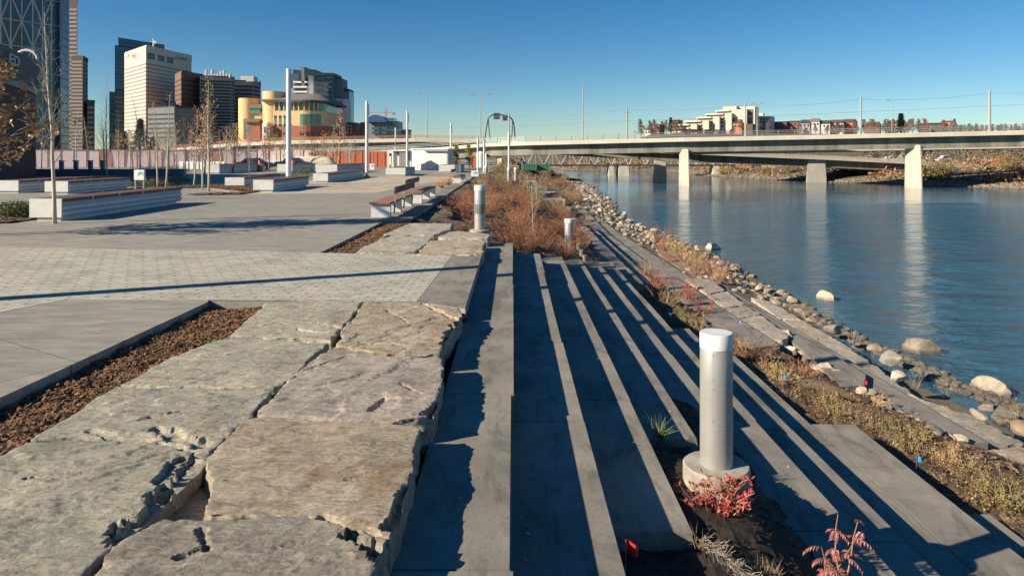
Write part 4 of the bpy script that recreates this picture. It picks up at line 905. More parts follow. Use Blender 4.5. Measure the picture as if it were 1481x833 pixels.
# spruces
def spruce(u, Y, vt, r, seed, label):
    r_ = random.Random(seed); h = ZV(vt, Y); t = thing('spruce_tree', (UX(u, Y), Y, 0), label, 'tree'); MB().cyl(0, 0, 0, h, .2, .02, 8).build('trunk', M['bark_brown'], t); b = MB()
    for i in range(2600):
        s = r_.random()**.8; z = h*(.08 + .92*s); rad = r*(1-s)*(.35 + .65*r_.random())*(.75 + .25*sin(z*7)); a = r_.uniform(0, 6.28); d = Vector((cos(a), sin(a), -.35)); p = Vector((cos(a)*rad, sin(a)*rad, z)); e = Vector((-sin(a), cos(a), r_.gauss(0, .4)))
        b.add([p - e*.1, p + d*.5, p + e*.1], [(0, 1, 2)])
    b.build('crown', M['needle'], t)
spruce(203, 110, 172, 2.6, 1, 'tallest dark spruce in front of the cream office tower'); spruce(180, 112, 190, 2.2, 2, 'short dark spruce left of the tallest spruce'); spruce(222, 115, 198, 2.0, 3, 'dark spruce right of the tallest spruce')
# low green shrubs in the plaza beds
def lowgreen(x, y, r, seed, label, lm='leaf_green', n=900, h=.45):
    r_ = random.Random(seed); t = thing('low_conifer', (x, y, .02), label, 'shrub', 'low spreading green shrubs in the plaza beds'); b = MB(); s_ = MB()
    for i in range(n):
        a = r_.uniform(0, 6.28); q = sqrt(r_.random()); z = h*(1-q*q*.7)*r_.uniform(.3, 1); b.leaf((cos(a)*r*q, sin(a)*r*q, z), .11, r_, .3)
    for i in range(14):
        a = r_.uniform(0, 6.28); s_.tube(curve_pts((0, 0, 0), (cos(a), sin(a), .5), r, 3, r_), .012, 4)
    s_.build('stems', M['bark_brown'], t); b.build('foliage', M[lm], t)
lowgreen(-14.4, 19.8, .5, 1, 'low green shrub left of the nearest bench end'); lowgreen(-15.1, 20.6, .6, 2, 'low dark green shrub at the left picture edge')
for i, (u, v, r) in enumerate([(190, 272, .9), (205, 271, .9), (222, 270, .9), (240, 266, 1.0), (188, 266, 1.0)]):
    x, y = G(u, v); lowgreen(x, y+1.2, r, 10+i, ['leftmost olive shrub behind the nearest long bench', 'second olive shrub behind the nearest long bench, right of the sign', 'third olive shrub around the pair of trunks', 'rightmost olive shrub around the pair of trunks', 'olive shrub left behind the white sign'][i], 'leaf_olive' if i % 2 else 'leaf_green')
for i, (u, v, r) in enumerate([(225, 247, 1.6), (250, 246, 1.6), (438, 252, 1.2)]):
    x, y = G(u, v+6); lowgreen(x, y, r, 20+i, ['far green shrub left of two before the pink fence', 'far green shrub right of two before the pink fence', 'far green shrub behind the tallest white pole'][i], h=.9, n=1300)
# mulch beds on the plaza
def mound(name, poly, label, seed, h=.09, step=.25):
    cx = sum(p[0] for p in poly)/len(poly); cy = sum(p[1] for p in poly)/len(poly)
    bed(name, poly, lambda x, y: .015 + h*.4, step, M['soil'], label, .03, 3000, .14, seed=seed)
mound('mulch', [G(-60, 325), G(0, 323.5), G(50, 317), G(41, 312), (-13.45, 22), (-13.5, 26), (-18, 26), (-19, 18)], 'brown mulch bed at the left picture edge beside the nearest long bench', 31)
mound('mulch', [G(266, 283), G(350, 281.5), G(374, 277), G(370, 272), G(340, 268), G(262, 270), G(180, 275), (-20.3, 33), (-20.2, 37), (-17, 38), (-14, 34.5), (-12.9, 34), (-12.9, 33)], 'brown mulch bed around the trio of trees', 32)
# ornamental grass clump beside the benches
for i, (u, v, lb) in enumerate([(638, 272, 'tan ornamental grass left of two beside the far bench'), (648, 268, 'tan ornamental grass right of two beside the far bench')]):
    x, y = G(u, v); t = grass(60+i, 160, .75, None, 1.0, .008).build('ornamental_grass', M['leaf_tan']); t.location = (x, y, 0); tag(t, lb, 'grass')
# bare young saplings in the slope
for i, (u, Y, zb_, vt, lb) in enumerate([(770, 20.5, -.95, 268, 'thin bare sapling rising from the red brown shrubs left of the far bollard'), (777, 34, -1.1, 256, 'thin bare sapling behind the first one on the slope'), (763, 40, -1.0, 252, 'thin bare sapling farthest up the slope')]):
    tree('sapling', UX(u, Y), Y, zb_, ZV(vt, Y)-zb_, 500+i, lb, .02, crown_r=.5, nb=12, start=.35)
# ================================================================ SMALL PLAZA THINGS
def swirl_sign(u, Y, v0, v1, w, label):
    z0, z1 = ZV(v1, Y), ZV(v0, Y); X = UX(u, Y); t = thing('swirl_sign', (X, Y, 0), label, 'sign', 'white signs with a teal swirl'); w2 = w*Y/F/2
    b = MB().box(-w2, w2, 0, .12, max(z0, .05), z1); b.build('panel', M['white'], t, bevel=.02)
    for s in (-1, 1): MB().box(s*w2*.8-.03, s*w2*.8+.03, .02, .09, 0, max(z0, .05)+.02).build('leg', M['steel'], t)
    h = z1-max(z0, .05); zz = max(z0, .05)
    for nm, mt, o_ in (('swirl', 'swirl', 0), ('swirl', 'swoosh', .16)):
        vs = []
        for i in range(9):
            s = i/8; x = lerp(-w2*.3, w2*.98, s); z = zz + h*(.38 + o_ + .18*sin(s*3)); th = h*.12*sin(min(1, s*1.1)*2.6+.3)
            vs += [(x, -.006, z), (x, -.006, z + th)]
        MB().add(vs, [(2*i, 2*i+2, 2*i+3, 2*i+1) for i in range(8)]).build(nm, M[mt], t)
swirl_sign(201, 34.5, 246, 261, 15, 'white sign with teal swirl standing on the shrubs behind the nearest long bench')
swirl_sign(486, 70, 238, 248, 8, 'small white sign with teal swirl beside the tan leaved tree'); swirl_sign(538, 68, 237, 246, 7, 'small white sign with teal swirl right of the second white pole'); swirl_sign(687, 48, 247, 256, 11, 'white sign with teal swirl above the brown shrubs by the yellow trees')
for i, u in enumerate((89, 110, 131, 149)):
    Y = 64; t = thing('blue_bollard', (UX(u, Y), Y, 0), '%s blue grey square bollard before the pink fence' % ['leftmost', 'second', 'third', 'rightmost'][i], 'bollard', 'blue grey bollards before the pink fence')
    z = ZV(232, Y); MB().box(-.16, .16, -.16, .16, 0, z-.12).build('shaft', M['greyblue'] if 'greyblue' in M else M.setdefault('greyblue', flatm('greyblue', (.12, .2, .27), .6)), t, bevel=.02); MB().box(-.2, .2, -.2, .2, z-.12, z).build('cap', M['steel'], t, bevel=.02)
o = MB().box(-45, -28, 0, .5, 0, .62).build('low_wall', M['greyblue']); o.location = (0, 58, 0); tag(o, 'long low dark blue grey wall behind the left benches', 'wall')
# ================================================================ FENCE
def fence(u0, Y0, u1, Y1, vt, label, n=14):
    x0, x1 = UX(u0, Y0), UX(u1, Y1); t = thing('site_fence', (x0, Y0, 0), label, 'fence'); d = Vector((x1-x0, Y1-Y0)); h = ZV(vt, (Y0+Y1)/2); r_ = random.Random(3)
    for i in range(n):
        a = d*(i/n); c = d*((i+1)/n); j = r_.uniform(-.05, .05)
        MB().hexa([(a.x+.05, a.y, .15), (c.x-.05, c.y, .15), (c.x-.05, c.y+.04, .15), (a.x+.05, a.y+.04, .15)], [(a.x+.05, a.y+j, h), (c.x-.05, c.y+j, h), (c.x-.05, c.y+.04+j, h), (a.x+.05, a.y+.04+j, h)]).build('mesh_panel', M['meshred2' if (i % 9 == 5) else 'meshred'], t)
    for i in range(n+1):
        a = d*(i/n); MB().box(a.x-.04, a.x+.04, a.y-.05, a.y+.03, 0, h+.1).build('post', M['fencepost'], t)
    MB().hexa([(0, -.06, h-.03), (d.x, d.y-.06, h-.03), (d.x, d.y, h-.03), (0, 0, h-.03)], [(0, -.06, h+.04), (d.x, d.y-.06, h+.04), (d.x, d.y, h+.04), (0, 0, h+.04)]).build('top_rail', M['fencepost'], t)
M['meshred2'] = flatm('meshred2', (.62, .30, .25), .9); M['fencepost'] = flatm('fencepost', (.35, .09, .06), .7)
fence(50, 92, 372, 98, 217, 'long pink mesh construction fence across the left background', 18)
fence(372, 98, 455, 98, 216, 'pale mauve fence sheeting behind the dark car', 5)
M['screen'] = flatm('screen', (.60, .17, .09), .9)
def strip(name, u0, Y0, u1, Y1, vt, vb, mt, label, cat, n=10, dep=.3):
    x0, x1 = UX(u0, Y0), UX(u1, Y1); t = thing(name, (x0, Y0, 0), label, cat); 
    for i in range(n):
        a = (x1-x0)*i/n; c = (x1-x0)*(i+1)/n; ya = (Y1-Y0)*i/n
        MB().box(a+.03, c-.03, ya + (.06 if i % 2 else 0), ya+dep, max(0, ZV(vb, Y0)), ZV(vt, Y0)).build('panel', M[mt], t)
strip('red_hoarding', 497, 104, 562, 104, 219, 243, 'screen', 'rust red hoarding behind the second white pole', 'hoarding', 12)
strip('red_hoarding', 455, 106, 497, 106, 219, 240, 'screen', 'rust red hoarding behind the thin trees', 'hoarding', 8)
# white barrier blocks, tarp mound
for i in range(9):
    Y = 84; u = 262 + i*7.5; o = MB().prism([(-.28, 0), (.28, 0), (.28, .4), (-.28, .4)], 0, 1.0).build('barrier_block', M['white'], bevel=.08); o.location = (UX(u, Y), Y, 0); tag(o, 'white plastic barrier block in the row behind the trio of trees', 'barrier', 'white barrier blocks behind the trio of trees')
bm_ = MB(); P = []
for i in range(15):
    for j in range(6):
        s = i/14; q = j/5; x = lerp(-3.4, 3.4, s); prof = (sst(0, .25, s))*(1 - .9*sst(.75, 1, s)); z = 1.7*prof*sin(q*pi)**.5 + .05*sin(i*2.1+j); P.append((x, q*2.0, max(z, 0)))
bm_.v = P; bm_.f = [(i*6+j, (i+1)*6+j, (i+1)*6+j+1, i*6+j+1) for i in range(14) for j in range(5)]; bm_.m = [0]*len(bm_.f)
o = bm_.build('covered_heap', M['cream'], smooth=True); o.location = (UX(452, 88), 88, 0); tag(o, 'heap covered by a pale tarpaulin right of the tallest white pole', 'heap')
# car
def car(X, Y, rz, body, label, L_=4.5):
    t = thing('parked_car', (X, Y, 0), label, 'car', 'parked cars', rz)
    sec = [(-2.2, .35, .75), (-2.15, .35, .95), (-1.3, .3, 1.0), (-.8, .3, 1.42), (.6, .3, 1.45), (1.2, .3, 1.02), (2.1, .35, .85), (2.2, .4, .7)]
    b = MB(); w = .86
    for (x, z0, z1) in sec:
        ww = w if z1 < 1.1 else w*.82
        b.v += [(x, -w, z0), (x, -w, min(z1, .95)), (x, -ww, z1), (x, ww, z1), (x, w, min(z1, .95)), (x, w, z0)]
    for i in range(len(sec)-1):
        for j in range(6): b.f.append((i*6+j, i*6+(j+1) % 6, (i+1)*6+(j+1) % 6, (i+1)*6+j)); b.m.append(0)
    b.f += [(0, 1, 2, 3, 4, 5), tuple((len(sec)-1)*6+j for j in (5, 4, 3, 2, 1, 0))]; b.m += [0, 0]; b.build('body', M[body], t)
    for s in (-1, 1): MB().hexa([(-1.0, s*.85, 1.0), (.85, s*.85, 1.0), (.85, s*.87, 1.0), (-1.0, s*.87, 1.0)], [(-.72, s*.74, 1.36), (.52, s*.74, 1.38), (.52, s*.76, 1.38), (-.72, s*.76, 1.36)]).build('side_window', M['glass_dark'], t)
    for x in (-1.35, 1.4):
        for s in (-1, 1):
            o = MB().cyl(0, 0, -.1, .1, .32, n=16).build('wheel', M['tyre'], t); o.location = (x, s*.8, .32); o.rotation_euler.x = pi/2
            q = MB().cyl(0, 0, -.11, .11, .18, n=12).build('rim', M['steel'], o)
    for s in (-1, 1): MB().box(-2.23, -2.17, s*.65-.15, s*.65+.15, .65, .8).build('tail_light', M['carred'], t)
    return t
car(UX(367, 82), 82, R(8), 'carblue', 'dark blue car parked behind the long benches'); car(UX(425, 86), 86, R(5), 'darkcar' if 'darkcar' in M else 'carblue', 'dark car half hidden by the tallest white pole')
def cone(u, Y, h, label, r=.28):
    t = thing('traffic_drum', (UX(u, Y), Y, 0), label, 'traffic drum'); MB().cyl(0, 0, 0, .08, r*1.3, n=16).build('base', M['tyre'], t); MB().cyl(0, 0, .08, h, r, r*.6, 16).build('body', M['orange'], t); MB().cyl(0, 0, h*.55, h*.7, r*.83, r*.76, 16).build('stripe', M['white'], t)
cone(338, 78, 1.3, 'orange drum at the left end of the dark blue car'); cone(376, 76, 1.2, 'orange drum in front of the dark blue car'); cone(424, 78, 1.2, 'orange drum behind the tallest white pole bench')
# pillars behind
for u, Y, vt, lb in ((383, 100, 216, 'red brick pillar in front of the mauve fence'), (450, 97, 221, 'thin orange red post by the tarpaulin heap')):
    w_ = .42 if u == 383 else .2; t = thing('pillar', (UX(u, Y), Y, 0), lb, 'pillar'); h = ZV(vt, Y); MB().box(-w_*1.7, w_*1.7, -w_, w_, 0, h*.12).build('plinth', M['screen'], t, bevel=.03); MB().box(-w_, w_, -w_, w_, h*.12, h-.2).build('shaft', M['screen'], t); MB().box(-w_*1.3, w_*1.3, -w_*1.2, w_*1.2, h-.2, h).build('cap', M['screen'], t, bevel=.03)
# ================================================================ WHITE CABIN AND SHELTER
Y = 82; t = thing('site_cabin', (UX(622, Y), Y, 0), 'bright white site cabin with a shutter and flat canopy', 'cabin'); x0, x1 = UX(594, Y)-UX(622, Y), UX(649, Y)-UX(622, Y); h = ZV(215, Y)
MB().box(x0, x1, 0, 4, 0, h-.12).build('wall', M['white'], t); MB().box(x0-.1, x1+.1, -.1, 4.1, h-.12, h).build('roof', M['white'], t)
MB().box(x0+1.7, x1+.15, -.35, .0, h-.35, h-.18).build('canopy', M['greyb'], t); MB().box(x0+1.8, x1-.1, -.05, -.003, .1, h-.4).build('shutter', M['cap_white'], t)
for i in range(12): MB().box(x0+1.85, x1-.15, -.062, -.052, .15+i*.19, .16+i*.19).build('shutter_slat', M['white'], t)
Y = 78; t = thing('open_shelter', (UX(575, Y), Y, 0), 'open white framed shelter left of the bright white cabin', 'shelter'); w_ = 13.5*Y/F; h = ZV(217, Y)
MB().box(-w_, w_, 0, 3, h-.16, h).build('roof', M['white'], t); MB().box(-w_+.1, w_-.1, 2.8, 2.95, 0, h-.16).build('back_wall', M['midgrey'], t)
for s in (-1, 1):
    for y in (0, 2.8): MB().box(s*w_-.1, s*w_+.1, y, y+.15, 0, h-.16).build('post', M['white'], t)
MB().box(w_-.9, w_-.1, .1, .2, 0, h-.3).build('side_panel', M['greyb'], t); MB().box(-w_+.6, -w_+1.1, 2.65, 2.78, .5, 1.7).build('notice', M['white'], t)
# site clutter by the bridge
def box_thing(name, u0, u1, v0, v1, Y, mt, label, cat, dep=1.0, ribs=0, zb_=None):
    z0 = ZV(v1, Y) if zb_ is None else zb_; z1 = ZV(v0, Y); X = UX((u0+u1)/2, Y); w_ = (u1-u0)*Y/F/2; t = thing(name, (X, Y, z0), label, cat)
    MB().box(-w_, w_, 0, dep, 0, z1-z0).build('body', M[mt], t, bevel=.03)
    for i in range(ribs):
        x = lerp(-w_*.92, w_*.92, i/(ribs-1)); MB().box(x-.04, x+.04, -.05, 0, .05, z1-z0-.05).build('rib', M[mt], t)
    MB().box(-w_-.05, w_+.05, -.06, dep+.05, z1-z0-.1, z1-z0+.02).build('rim', M[mt], t)
    return t
box_thing('skip_container', 757, 776, 238, 247, 105, 'green', 'left green waste container by the river bend', 'container', 2, 6); box_thing('skip_container', 777, 795, 238, 247, 106, 'green', 'right green waste container by the river bend', 'container', 2, 6)
for i, u in enumerate((712, 731, 741)): box_thing('yellow_barrier', u, u+9, 240, 247, 92, 'yellow', ['left yellow site crate under the bridge', 'middle yellow site crate under the bridge', 'right yellow site crate under the bridge'][i], 'crate', 1, 4)
box_thing('red_sign_board', 682, 688, 226, 240, 95, 'orange', 'orange red board beside the right golden tree', 'board', .2, 2, 0)
t = thing('round_tank', (UX(695, 100), 100, 0), 'white round tank under the bridge beside the golden trees', 'tank'); MB().lathe([(.6, 0), (.6, 2.0), (.35, 2.25), (.1, 2.3)], 20).build('shell', M['white'], t); MB().cyl(0, 0, 2.25, 2.4, .12, n=10).build('lid', M['steel'], t)
for i in range(7):
    o = MB().box(-.07, .07, -.07, .07, 0, 1.15).build('fence_post', M['steel'], bevel=.01); u = 707 + i*8; o.location = (UX(u, 75), 75, -.1); tag(o, 'short grey post in the row under the bridge', 'post', 'short grey posts under the bridge')
# ================================================================ BRIDGES
def deck(name, pts, width, label, rail=1.0, slab_h=.46, girder_h=1.6, inset=1.4, piers=(), mat='bridge_conc', gm='girder', railmat='steel', railn=2.2):
    """pts: (u, v of the rail top, Y)"""
    t = thing(name, (0, 0, 0), label, 'bridge'); A = [Vector((UX(u, Y), Y, ZV(v, Y) - rail)) for u, v, Y in pts]
    N = []
    for i in range(len(A)):
        d = (A[min(i+1, len(A)-1)] - A[max(i-1, 0)]); N.append(Vector((-d.y, d.x, 0)).normalized() * (1 if d.x > 0 else -1))
    def ribbon(o0, o1, z0, z1, nm, m_):
        b = MB()
        for i, (a, n_) in enumerate(zip(A, N)): b.v += [a + n_*o0 + Vector((0, 0, z0)), a + n_*o1 + Vector((0, 0, z0)), a + n_*o1 + Vector((0, 0, z1)), a + n_*o0 + Vector((0, 0, z1))]
        for i in range(len(A)-1):
            for j in range(4): b.f.append((i*4+j, i*4+(j+1) % 4, i*4+4+(j+1) % 4, i*4+4+j)); b.m.append(0)
        b.f += [(0, 1, 2, 3), tuple(len(A)*4-4+j for j in (3, 2, 1, 0))]; b.m += [0, 0]
        return b.build(nm, M[m_], t)
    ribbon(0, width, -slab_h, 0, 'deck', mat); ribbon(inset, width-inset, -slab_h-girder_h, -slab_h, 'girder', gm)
    if rail > .2:
        ribbon(.02, .22, 0, rail*.14, 'kerb', mat); ribbon(width-.3, width-.02, 0, rail*.35, 'far_parapet', mat)
        for z in (.5, .75, 1.0): ribbon(.07, .14, rail*z-.07, rail*z, 'handrail', railmat)
        for i in range(len(A)-1):
            n = max(1, int((A[i+1]-A[i]).length/railn))
            for k_ in range(n):
                p = A[i].lerp(A[i+1], k_/n); MB().box(p.x-.045, p.x+.045, p.y+.06, p.y+.15, p.z, p.z+rail).build('railing_post', M[railmat], t)
    return t, A
def pier(parent, u0, u1, vt, vb, Y, dep, slope=0, mt='pier', top_dep=None):
    """wall-like pier standing in the river; slope: lean of the front face towards the camera at the foot"""
    x0, x1 = UX(u0, Y), UX(u1, Y); z1 = ZV(vt, Y); z0 = ZV(vb, Y)-1.2; td = top_dep or dep
    b = MB(); s = .12
    sk = (x1-x0)*1.05
    b.hexa([((x0-s)*(1+sk/Y), Y-slope+sk, z0), (x1+s, Y-slope, z0), (x1+s+x1/Y*dep, Y+dep, z0), (x0-s+x0/Y*dep, Y+dep, z0)], [(x0*(1+sk/Y), Y+sk, z1), (x1, Y, z1), (x1+x1/Y*td, Y+td, z1), (x0+x0/Y*td, Y+td, z1)])
    return b.build('pier', M[mt], parent, bevel=.12)
P1 = [(1760, 172, 88), (1600, 177, 91), (1481, 180, 95), (1320, 184, 98), (1150, 188, 102), (989, 191.5, 106), (850, 195.5, 111), (760, 198, 115), (700, 200.5, 120), (640, 206, 124), (560, 211, 128), (480, 214.5, 132), (400, 218, 138)]
t1, A1 = deck('river_bridge', P1[::-1], 7.5, 'long concrete road bridge crossing the whole river with pale fascia', girder_h=1.62, inset=1.1)
pier(t1, 1309, 1332, 210, 273, 98, 7, .2); pier(t1, 982.5, 996, 216, 268.5, 106, 7, .2)
for u in (722, 700): pier(t1, u-4, u+4, 222, 247, 120, 4)
for i in range(4): pier(t1, 520+i*42-4, 520+i*42+4, 226, 246, 127, 4)
P2 = [(1520, 247, 123), (1430, 240, 122), (1310, 231, 120), (1200, 225.5, 120), (1100, 221.5, 119.5), (1000, 217.4, 119), (900, 212.5, 120), (800, 207, 122), (720, 203, 127)]
t2, A2 = deck('ramp_bridge', P2[::-1], 8, 'lower concrete ramp passing under the road bridge down to the far bank', rail=.35, slab_h=.4, girder_h=1.35, inset=.9, railmat='bridge_conc')
def slantpier(parent, u0, u1, vt, vb, Y):
    x0, x1 = UX(u0, Y), UX(u1, Y); z1 = ZV(vt, Y); z0 = ZV(vb, Y)-1.2
    MB().hexa([(x0-.5, Y-.6, z0), (x1+.1, Y-.6, z0), (x1+.1+x1/Y*5, Y+5, z0), (x0-.5+x0/Y*5, Y+5, z0)], [(x0, Y, z1), (x1, Y, z1), (x1+x1/Y*5, Y+5, z1), (x0+x0/Y*5, Y+5, z1)]).build('pier', M['pier'], parent, bevel=.1)
slantpier(t2, 947, 963, 222, 266, 120.5); slantpier(t2, 1168, 1194, 232, 267, 120.5)
P3 = [(700, 197, 150), (600, 195.5, 150), (500, 197.5, 152), (420, 199, 155), (340, 202.5, 160), (280, 208, 166), (200, 215, 175)]
t3, A3 = deck('elevated_road', P3[::-1], 9, 'elevated road deck running left behind the plaza below the towers', rail=.8, slab_h=.7, girder_h=1.7, inset=1.0, mat='bridge_conc', railmat='orangeb')
for u in (330, 400, 470, 545, 620): pier(t3, u-4, u+4, 214, 240, 156, 4)
P1b = [(1760, 203, 100), (1600, 206, 102), (1481, 208.5, 106), (1320, 211.5, 108.5), (1200, 213.5, 110), (1080, 215.5, 112), (960, 217.5, 115)]
t4, A4 = deck('second_ramp', P1b[::-1], 1.6, 'pale deck edge of the second road showing below the bridge at the right', rail=.3, slab_h=.35, girder_h=.15, inset=.3, railmat='bridge_conc')
# truss bridge
Y = 158; t = thing('truss_bridge', (0, 0, 0), 'grey steel truss footbridge in the gap under the road bridge', 'bridge'); b = MB(); zt, zb2 = ZV(217, Y), ZV(239, Y); xa, xb2 = UX(738, Y), UX(1130, Y)
for yy in (Y, Y+3):
    MB().box(xa, xb2, yy, yy+.35, zt-.2, zt).build('top_chord', M['steel'], t); MB().box(xa, xb2, yy, yy+.35, zb2-.25, zb2+.1).build('bottom_chord', M['darkmetal'], t)
n = 16
for i in range(n):
    x0 = lerp(xa, xb2, i/n); x1 = lerp(xa, xb2, (i+1)/n); xm = (x0+x1)/2
    MB().tube([(x0, Y+.15, zb2), (xm, Y+.15, zt)], .11, 4).build('diagonal', M['pipe'], t); MB().tube([(xm, Y+.15, zt), (x1, Y+.15, zb2)], .11, 4).build('diagonal', M['pipe'], t); MB().tube([(xm, Y+.15, zb2), (xm, Y+.15, zt)], .05, 4).build('hanger', M['pipe'], t)
MB().box(xa, xb2, Y+.2, Y+3.1, zb2-.2, zb2-.05).build('deck', M['darkmetal'], t)
for u0, u1 in ((881, 887.5), (895, 909), (1032, 1040)): MB().hexa([(UX(u0-1.5, Y), Y-.6, -4.2), (UX(u1+1, Y), Y-.6, -4.2), (UX(u1+1, Y), Y+4, -4.2), (UX(u0-1.5, Y), Y+4, -4.2)], [(UX(u0, Y), Y, zb2-.2), (UX(u1, Y), Y, zb2-.2), (UX(u1, Y), Y+3, zb2-.2), (UX(u0, Y), Y+3, zb2-.2)]).build('pier', M['pier'], t)
MB().hexa([(UX(1092, Y), Y-8, -3.2), (UX(1130, Y), Y-8, -3.2), (UX(1130, Y), Y+4, -3.2), (UX(1092, Y), Y+4, -3.2)], [(UX(1104, Y), Y-2, zb2), (UX(1125, Y), Y-2, zb2), (UX(1125, Y), Y+4, zb2), (UX(1104, Y), Y+4, zb2)]).build('abutment', M['bridge_conc'], t)
# far rail viaduct seen at the right through the gap
Y = 165; b = MB().box(UX(1250, Y), UX(1560, Y), Y, Y+5, ZV(215.5, Y), ZV(209, Y)); t = thing('far_viaduct', (0, 0, 0), 'far flat viaduct seen under the bridge at the right', 'bridge'); b.build('deck', M['bridge_conc'], t)
for u in (1305, 1345, 1400, 1450): MB().box(UX(u, Y), UX(u+6, Y), Y+1, Y+3, -1, ZV(215.5, Y)).build('pier', M['pier'], t)
# lamp masts and catenary
def deckz(u, A):      # deck height and place at picture column u
    for a, c in zip(A, A[1:]):
        ua, uc = VX + F*a.x/a.y, VX + F*c.x/c.y
        if min(ua, uc) <= u <= max(ua, uc): return a.lerp(c, (u-ua)/(uc-ua))
M['lampgrey'] = flatm('lampgrey', (.36, .36, .35), .5)
def mast(u, vt, A, off, label, r=.11, arms=(), mt='lampgrey', name='road_lamp', cat='street lamp', bar=None):
    p = deckz(u, A); Y = p.y + off; X = UX(u, Y); t = thing(name, (X, Y, p.z-.2), label, cat); h = ZV(vt, Y)-p.z+.2
    MB().cyl(0, 0, 0, h, r*.95, r*.65, 8).build('mast', M[mt], t); MB().box(-r*1.8, r*1.8, -r*1.8, r*1.8, 0, .3).build('base', M[mt], t)
    for s in arms:
        MB().tube([(0, 0, h-.3), (s*.7, 0, h+.1), (s*1.5, 0, h+.25)], r*.5, 5).build('arm', M[mt], t); MB().box(min(s*1.4, s*2.2), max(s*1.4, s*2.2), -.13, .13, h+.15, h+.3).build('lamp_head', M['greyb'], t)
    if bar:
        for z, w_ in bar: MB().box(-w_, w_, -.05, .05, h-z, h-z+.12).build('crossarm', M[mt], t)
    return t
mast(618, 137, A3, 4, 'single arm street lamp on the elevated road behind the cabin', arms=(-1,)); mast(695, 138, A1, 5, 'tall twin arm street lamp beside the overhead sign frame', arms=(-1, 1))
mast(843, 124, A1, 5, 'tallest lamp mast on the bridge, without arms', arms=(.3,)); mast(1095, 151, A1, 7, 'small lamp pole in front of the flat roofed apartments', .08, arms=(.4, -.4)); mast(1290, 147, A1, 7, 'thin lamp pole at the right half of the bridge', .06, arms=(-.4,))
cat_ = [(736, 165, .16), (907, 156, .16), (1078, 149, .18), (1245, 141, .2), (1431, 132, .24)]
cats = ['catenary pole beside the overhead sign frame', 'catenary pole with crossarms above the river', 'catenary pole in front of the apartment blocks on the hill', 'catenary pole above the right bank houses', 'thickest catenary pole near the right picture edge']
tops = []
for (u, vt, r), lb in zip(cat_, cats):
    mast(u, vt, A1, 4.5, lb, r, name='catenary_pole', cat='catenary pole', bar=((.9, .5), (1.5, .35)) if u == 907 else ()); p = deckz(u, A1); tops.append(Vector((UX(u, p.y+4.5), p.y+4.5, ZV(vt, p.y+4.5))))
tops.append(Vector((UX(1700, 94), 94, ZV(118, 94)))); tops = [Vector((UX(560, 132), 132, ZV(172, 132)))] + tops
for k_, (dz, nm) in enumerate(((.3, 'upper'), (2.2, 'lower'))):
    pts = []
    for a, c in zip(tops, tops[1:]):
        for i in range(8): s = i/8; p = a.lerp(c, s); pts.append(p - Vector((0, 0, dz + (.9 if k_ == 0 else .1)*4*s*(1-s)*.5)))
    pts.append(tops[-1] - Vector((0, 0, dz))); o = MB().tube(pts, .022, 4).build('overhead_wire', M['steel']); tag(o, '%s overhead wire strung between the catenary poles' % nm, 'wire')
# small railway poles on hill skyline and sign gantry
Yg = 128; t = thing('sign_gantry', (0, 0, 0), 'arched overhead sign frame with two dark boards above the bridge', 'sign gantry')
zd = ZV(204, Yg)
def gp_(u, v): return (UX(u, Yg), Yg, ZV(v, Yg))
MB().tube([gp_(701, 204), gp_(703, 188), gp_(706, 172), gp_(711, 167), gp_(720, 166), gp_(732, 168), gp_(739, 171), gp_(743, 178), gp_(745, 200)], .12, 6).build('frame', M['darkmetal'], t)
MB().tube([gp_(709, 202), gp_(707, 185), gp_(706, 172)], .1, 6).build('strut', M['darkmetal'], t); MB().tube([gp_(740, 200), gp_(741, 186), gp_(741.5, 173)], .1, 6).build('strut', M['darkmetal'], t)
for u0, u1, v0, v1 in ((714, 723, 164, 173), (727, 734, 166.5, 175)):
    MB().box(UX(u0, Yg), UX(u1, Yg), Yg-.5, Yg-.3, ZV(v1, Yg), ZV(v0, Yg)).build('sign_board', M['sign_dark'], t)
# ================================================================ BUILDINGS
def solid(t, name, pts, z0, z1, mat, depth=22, bevel=0):
    """front outline pts (x, y) left to right, closed behind"""
    k1_ = 1 + depth/pts[-1][1]; k0_ = 1 + depth/pts[0][1]; P = list(pts) + [(pts[-1][0]*k1_, pts[-1][1]*k1_), (pts[0][0]*k0_, pts[0][1]*k0_)]
    return MB().prism(P, z0, z1).build(name, mat, t)
def ring(pts, z0, z1, off, th=.0):
    b = MB()
    for (ax, ay), (cx, cy) in zip(pts, pts[1:]):
        d = Vector((cx-ax, cy-ay)).normalized(); n = Vector((d.y, -d.x)); 
        a0 = (ax + d.x*.4, ay + d.y*.4); c0 = (cx - d.x*.4, cy - d.y*.4)
        b.hexa([(a0[0]+n.x*off, a0[1]+n.y*off, z0), (c0[0]+n.x*off, c0[1]+n.y*off, z0), (c0[0]-n.x*.3, c0[1]-n.y*.3, z0), (a0[0]-n.x*.3, a0[1]-n.y*.3, z0)],
               [(a0[0]+n.x*off, a0[1]+n.y*off, z1), (c0[0]+n.x*off, c0[1]+n.y*off, z1), (c0[0]-n.x*.3, c0[1]-n.y*.3, z1), (a0[0]-n.x*.3, a0[1]-n.y*.3, z1)])
    return b
